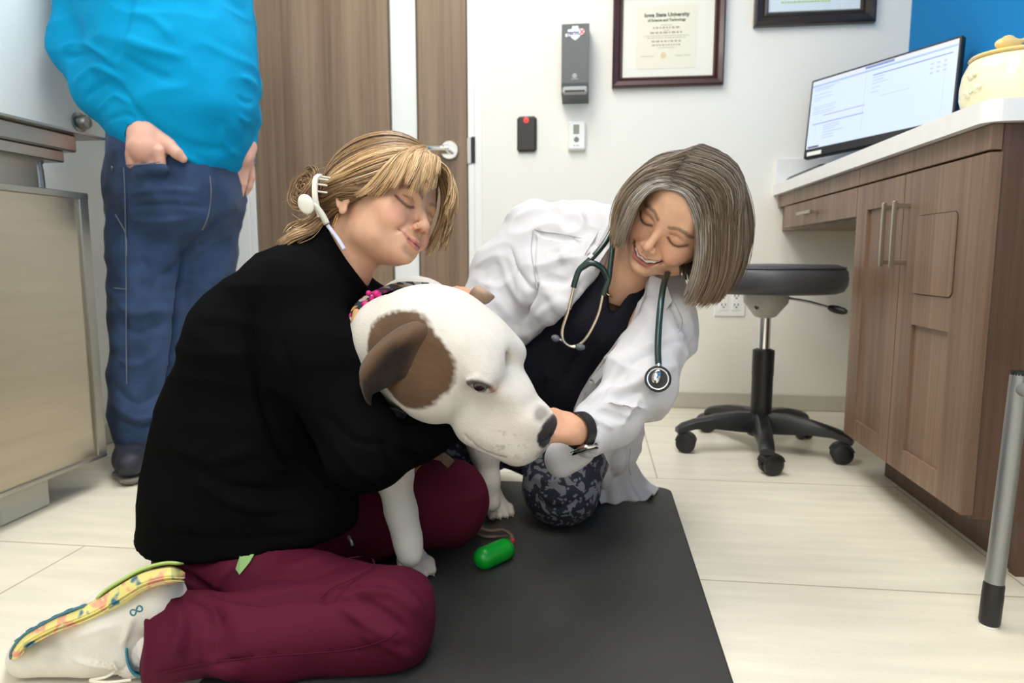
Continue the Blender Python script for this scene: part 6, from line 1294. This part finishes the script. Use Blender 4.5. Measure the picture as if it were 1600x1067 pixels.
dn = np.linalg.norm((Lc-np.array([0, .125, -.038]))/np.array([.0245, .0185, .0265]), axis=1); C = mixc(C, np.clip((1.12-dn)*9+.4*vnoise(Lc, 200), 0, 1), (.030, .026, .028))
C = mixc(C, .75*np.clip(gd((.010, .104, -.012), (.017, .014, .012))*(1.5+1.5*vnoise(Lc, 75))-.30, 0, 1), (.20, .17, .16)); C = mixc(C, .8*np.clip(gd((.006, .128, -.072), (.018, .010, .012))*1.5-.3, 0, 1), (.12, .10, .10))
fk = (vnoise(Lc, 230) > .5)*np.clip(gd((.035, .085, -.065), (.03, .035, .028))*2-.5, 0, 1); C = mixc(C, .5*fk, (.25, .2, .18))
d = seg3(Lc, ML); C = mixc(C, .55*np.clip(1.4-d/.0022, 0, 1), (.26, .11, .10))
m_dog = mat('short_white_coat', rgb(235, 230, 220), .75, attr=True, bump=(500, .5, .002), sheen=.1, spec=.2, stretch=(1, 1, 1))
dog = Parts().add(dv.G(P), F, C)
bv = Vol((-0.72, 1.0, 0.0), (0.02, 1.75, 0.60), 0.0055)
bv.px([(640, 560, 1.16, 84), (650, 570, 1.30, 92), (660, 600, 1.36, 95)], .04)                # neck and chest
bv.px([(648, 505, 1.39, 74), (600, 590, 1.45, 92), (560, 690, 1.52, 92)], .05)
bv.px([(618, 640, 1.26, 48), (612, 730, 1.20, 30), (627, 800, 1.17, 20), (637, 842, 1.155, 17), (641, 868, 1.15, 19)], .03)
bv.px([(740, 640, 1.42, 36), (758, 700, 1.43, 24), (763, 750, 1.435, 16), (768, 785, 1.44, 15)], .02)
bv.px([(520, 740, 1.42, 60), (560, 790, 1.36, 30)], .03); bv.px([(540, 745, 1.62, 55), (590, 780, 1.6, 28)], .03)
bv.cut((0, 0, MT), (0, 0, -1), .003)
P, F = bv.surface(); P = relax(P, F, 2, .5); C = np.tile(np.array(WH), (len(P), 1))*(1+.04*vnoise(P, 60))[:, None]; dog.add(P, F, C)
def paw(c, d, s=1.0):
    c = np.array(c, float); c[2] = MT; d = np.array([d[0], d[1], 0.0]); d /= np.linalg.norm(d); t_ = np.array([d[1], -d[0], 0]); v = Vol(c-[.08, .08, .002], c+[.08, .08, .10], .0022)
    Q = lambda a, b_, h: c+d*a*s+t_*b_*s+np.array([0, 0, h*s])
    v.cone(Q(-.03, 0, .055), Q(-.002, 0, .028), .020*s, .024*s, .01, '+', True); v.ell(Q(0, 0, .020), (.026*s, .026*s, .019*s), .01, w=True)
    for i, b_ in enumerate((-.024, -.009, .008, .023)): v.chain([(Q(.004, b_*.7, .024), .0115*s), (Q(.026-abs(b_)*.3, b_*1.0, .019), .0112*s), (Q(.038-abs(b_)*.35, b_*1.05, .010), .0095*s)], .004, '+', True)
    v.cut((0, 0, MT), (0, 0, -1), .002); P, F = v.surface(); CC = np.tile(np.array(WH)*[.95, .9, .86], (len(P), 1)); dog.add(P, F, CC)
    cl = []
    for i, b_ in enumerate((-.024, -.009, .008, .023)): cl.append([Q(.042-abs(b_)*.35, b_*1.08, .009), Q(.050-abs(b_)*.35, b_*1.1, .003)])
    return cl
cl = paw(gpt(644, 893, MT), (.55, -.8)); cl += paw(gpt(776, 803, MT), (.5, -.85), .9)
dg = dog.build('dog', m_dog); tag(dg, 'large white dog with brown ear patch held between the two women', 'dog')
for a, b_ in cl: MB().tube(np.linspace(a, b_, 5), [.0035, .0033, .0028, .002, .001], 8).build('claw', mat('claw_horn', rgb(150, 130, 115), .4) if 'claw_horn' not in bpy.data.materials else bpy.data.materials['claw_horn'], dg, True)
for s in (1, -1):
    ec = od+RD@(EY*[s, 1, 1]-np.array([.74*s, .62, .1])*.0095); MB().lathe(ec, [(0.0135*math.sin(math.radians(a)), -.0135*math.cos(math.radians(a))) for a in range(0, 181, 12)], 24, RD@np.array([.75*s, .65, -.05])).build('eye', mat('dark_eye', rgb(30, 20, 16), .08, coat=.6) if 'dark_eye' not in bpy.data.materials else bpy.data.materials['dark_eye'], dg, True)
# ears: thin folded flaps
def ear(rows, th, name, col, colin):
    n = 14; G = np.array([catmull([tuple(p) for p in r], n) for r in rows]); m = 18; G2 = np.array([catmull([tuple(G[i, j]) for i in range(len(rows))], m) for j in range(n)])   # n x m x 3
    du = np.gradient(G2, axis=0); dvv = np.gradient(G2, axis=1); Nn = np.cross(du, dvv); Nn /= np.linalg.norm(Nn, axis=2)[..., None]+1e-9
    e = np.minimum(np.minimum(np.arange(n), n-1-np.arange(n))[:, None]/2.5, (m-1-np.arange(m))[None, :]/2.5); e = np.clip(e, .15, 1)**.5
    A = G2+Nn*th/2*e[..., None]; B = G2-Nn*th/2*e[..., None]; P = np.vstack([A.reshape(-1, 3), B.reshape(-1, 3)]); k = n*m; F = []
    for i in range(n-1):
        for j in range(m-1): a = i*m+j; F.append((a, a+1, a+m+1, a+m)); F.append((k+a, k+a+m, k+a+m+1, k+a+1))
    for i in range(n-1): a = i*m; F.append((a, a+m, k+a+m, k+a)); a = i*m+m-1; F.append((a, k+a, k+a+m, a+m))
    for j in range(m-1): F.append((j, k+j, k+j+1, j+1)); a = (n-1)*m+j; F.append((a, a+1, k+a+1, k+a))
    dk = np.clip((np.tile(np.arange(n)[:, None]/(n-1), (1, m)).ravel()-.36)*7+.5*vnoise(P[:k], 50), 0, 1)*np.clip(np.tile(np.arange(m)[None, :]/(m-1), (n, 1)).ravel()*5-.6, 0, 1)
    if len(rows) < 4: dk = dk*0
    C = np.vstack([mixc(np.tile(col, (k, 1)), dk*.92, (.014, .010, .009)), mixc(np.tile(colin, (k, 1)), dk*.92, (.014, .010, .009))])*(1+.15*vnoise(P, 60))[:, None]
    return mesh_obj(name, P, np.array(F), m_dog, dg, True, C)
EA = .0
def sd_(x, y, off): h_, d_ = dv.hit(x, y); return V(x, y, (d_ if d_ is not None else 1.02)-off)
ear([[sd_(690, 506, -.016), sd_(684, 520, -.014), sd_(674, 545, -.014), sd_(662, 575, -.014)],
     [sd_(655, 502, -.001), sd_(654, 520, .008), sd_(652, 550, -.002), sd_(646, 582, -.003)],
     [sd_(628, 509, .010), sd_(630, 530, .026), sd_(630, 560, .010), sd_(622, 596, .004)],
     [V(600, 528, .985), V(603, 545, .962), V(608, 575, .975), V(603, 606, .982)],
     [V(576, 552, .990), V(580, 567, .968), V(588, 592, .975), V(590, 612, .985)],
     [V(563, 575, .998), V(567, 590, .978), V(574, 608, .982), V(582, 616, .988)],
     [V(563, 600, 1.006), V(567, 613, .992), V(573, 628, .994), V(580, 634, .998)]], .005, 'ear', BR*1.35, BR*.9)
ear([[V(734, 458, 1.13), V(744, 449, 1.11), V(756, 452, 1.11)], [V(742, 468, 1.12), V(756, 458, 1.085), V(771, 462, 1.11)], [V(752, 477, 1.12), V(763, 473, 1.10), V(771, 466, 1.12)]], .006, 'ear', np.array([.36, .25, .17]), np.array([.36, .25, .17]))
# collar and leash
col = empty('dog_collar', tuple(V(580, 480, 1.2))); tag(col, 'patterned dog collar with pink bow around the white dog\'s neck', 'collar')
def surf_pts(L_, off=.004): return [V(a, b_, d-off) for a, b_, d in L_]
Pc, Fc = band([V(551, 525, 1.08), V(552, 497, 1.09), V(565, 473, 1.12), V(590, 457, 1.17), V(625, 447, 1.24), V(672, 449, 1.28)], .022, .003, 40, [tuple(V(a, b_, 1.0)-V(640, 540, 1.1)) for a, b_ in ((552, 520), (552, 490), (566, 468), (592, 455), (625, 447), (668, 452))])
def pat():
    m = mat('collar_pattern', (.1, .1, .1), .7); N = m.node_tree.nodes; L = m.node_tree.links; v_ = N.new('ShaderNodeTexVoronoi'); v_.inputs['Scale'].default_value = 75; tc = N.new('ShaderNodeTexCoord'); L.new(tc.outputs['Object'], v_.inputs['Vector'])
    s_ = N.new('ShaderNodeSeparateColor'); L.new(v_.outputs['Color'], s_.inputs[0]); cr = N.new('ShaderNodeValToRGB'); cr.color_ramp.interpolation = 'CONSTANT'; e = cr.color_ramp.elements; e[0].position = 0; e[0].color = (.02, .025, .03, 1); e[1].position = .45; e[1].color = (.55, .5, .42, 1)
    for p, c in ((.65, (.03, .04, .05, 1)), (.8, (.6, .3, .08, 1)), (.9, (.5, .02, .2, 1))): k = e.new(p); k.color = c
    L.new(s_.outputs[0], cr.inputs[0]); L.new(cr.outputs[0], N['Principled BSDF'].inputs['Base Color']); return m
mesh_obj('collar_band', Pc, Fc, pat(), col)
m_pink = mat('pink_ribbon', rgb(222, 30, 130), .5)
vv = Vol(V(582, 468, 1.12)-.05, V(582, 468, 1.12)+.05, .0018)
for a, b_, c, r in ((580, 467, 1.125, 4), (571, 476, 1.105, 6), (588, 459, 1.13, 6), (576, 458, 1.12, 4.5), (570, 485, 1.10, 4), (594, 464, 1.13, 4)): vv.ell(V(a, b_, c), r*1.15/FPX, .004, w=True)
P, F = vv.surface(); mesh_obj('pink_bow', P, F, m_pink, col, True)
vv = Vol(V(558, 495, 1.07)-.03, V(558, 495, 1.07)+.03, .0018); vv.cone(V(557, 488, 1.075), V(555, 504, 1.07), .006, .007, .003, '+', True); P, F = vv.surface(); mesh_obj('tan_buckle', P, F, mat('tan_leather', rgb(196, 150, 96), .5), col, True)
Pc, Fc = band([sd_(580, 596, .002), sd_(588, 614, .002), sd_(600, 632, .002), sd_(616, 643, .002), sd_(634, 650, -.002)], .014, .003, 24, [tuple(-_f+_r*a-_u*b_) for a, b_ in ((-.7, .1), (-.6, .3), (-.4, .5), (-.3, .7), (-.2, .8))]); mesh_obj('lower_collar_band', Pc, Fc, m_dark, col)
lsh = empty('dog_leash', tuple(gpt(760, 835, MT))); tag(lsh, 'thin brown leash loop lying on the mat beside the green bag holder', 'leash')
def lift(p, z): return gpt(p[0], p[1], z)
Pc, Fc = band([lift((742, 823), MT+.012), lift((765, 829), MT+.012), lift((785, 828), MT+.014), lift((797, 834), MT+.02), lift((801, 843), MT+.022)], .007, .0016, 40, (.2, -.4, 1)); mesh_obj('leash_strand', Pc, Fc, m_lea, lsh)
Pc, Fc = band([lift((735, 828), MT+.006), lift((758, 838), MT+.005), lift((778, 838), MT+.006), lift((795, 838), MT+.016), lift((800, 845), MT+.02)], .007, .0016, 40, (.2, -.4, 1)); mesh_obj('leash_strand', Pc, Fc, m_lea, lsh)
stp = empty('white_lead', tuple(V(665, 710, 1.15))); tag(stp, 'flat pale webbing lead hanging under the dog\'s jaw by the black sleeve', 'lead')
Pc, Fc = band([V(700, 668, 1.14), V(690, 684, 1.12), V(672, 696, 1.11), V(652, 713, 1.09)], .010, .0022, 24, (-.3, -.8, .6)); mesh_obj('webbing', Pc, Fc, mat('pale_webbing', rgb(200, 192, 180), .8), stp)
lp = empty('brown_lead', tuple(V(650, 715, 1.16))); tag(lp, 'dull brown webbing lead curving over the maroon knee behind the sleeve', 'lead')
Pc, Fc = band([V(636, 748, 1.20), V(648, 728, 1.20), V(668, 712, 1.21), V(690, 714, 1.23), V(705, 725, 1.25)], .018, .002, 24, (-.3, -.8, .6)); mesh_obj('webbing', Pc, Fc, m_lea, lp)
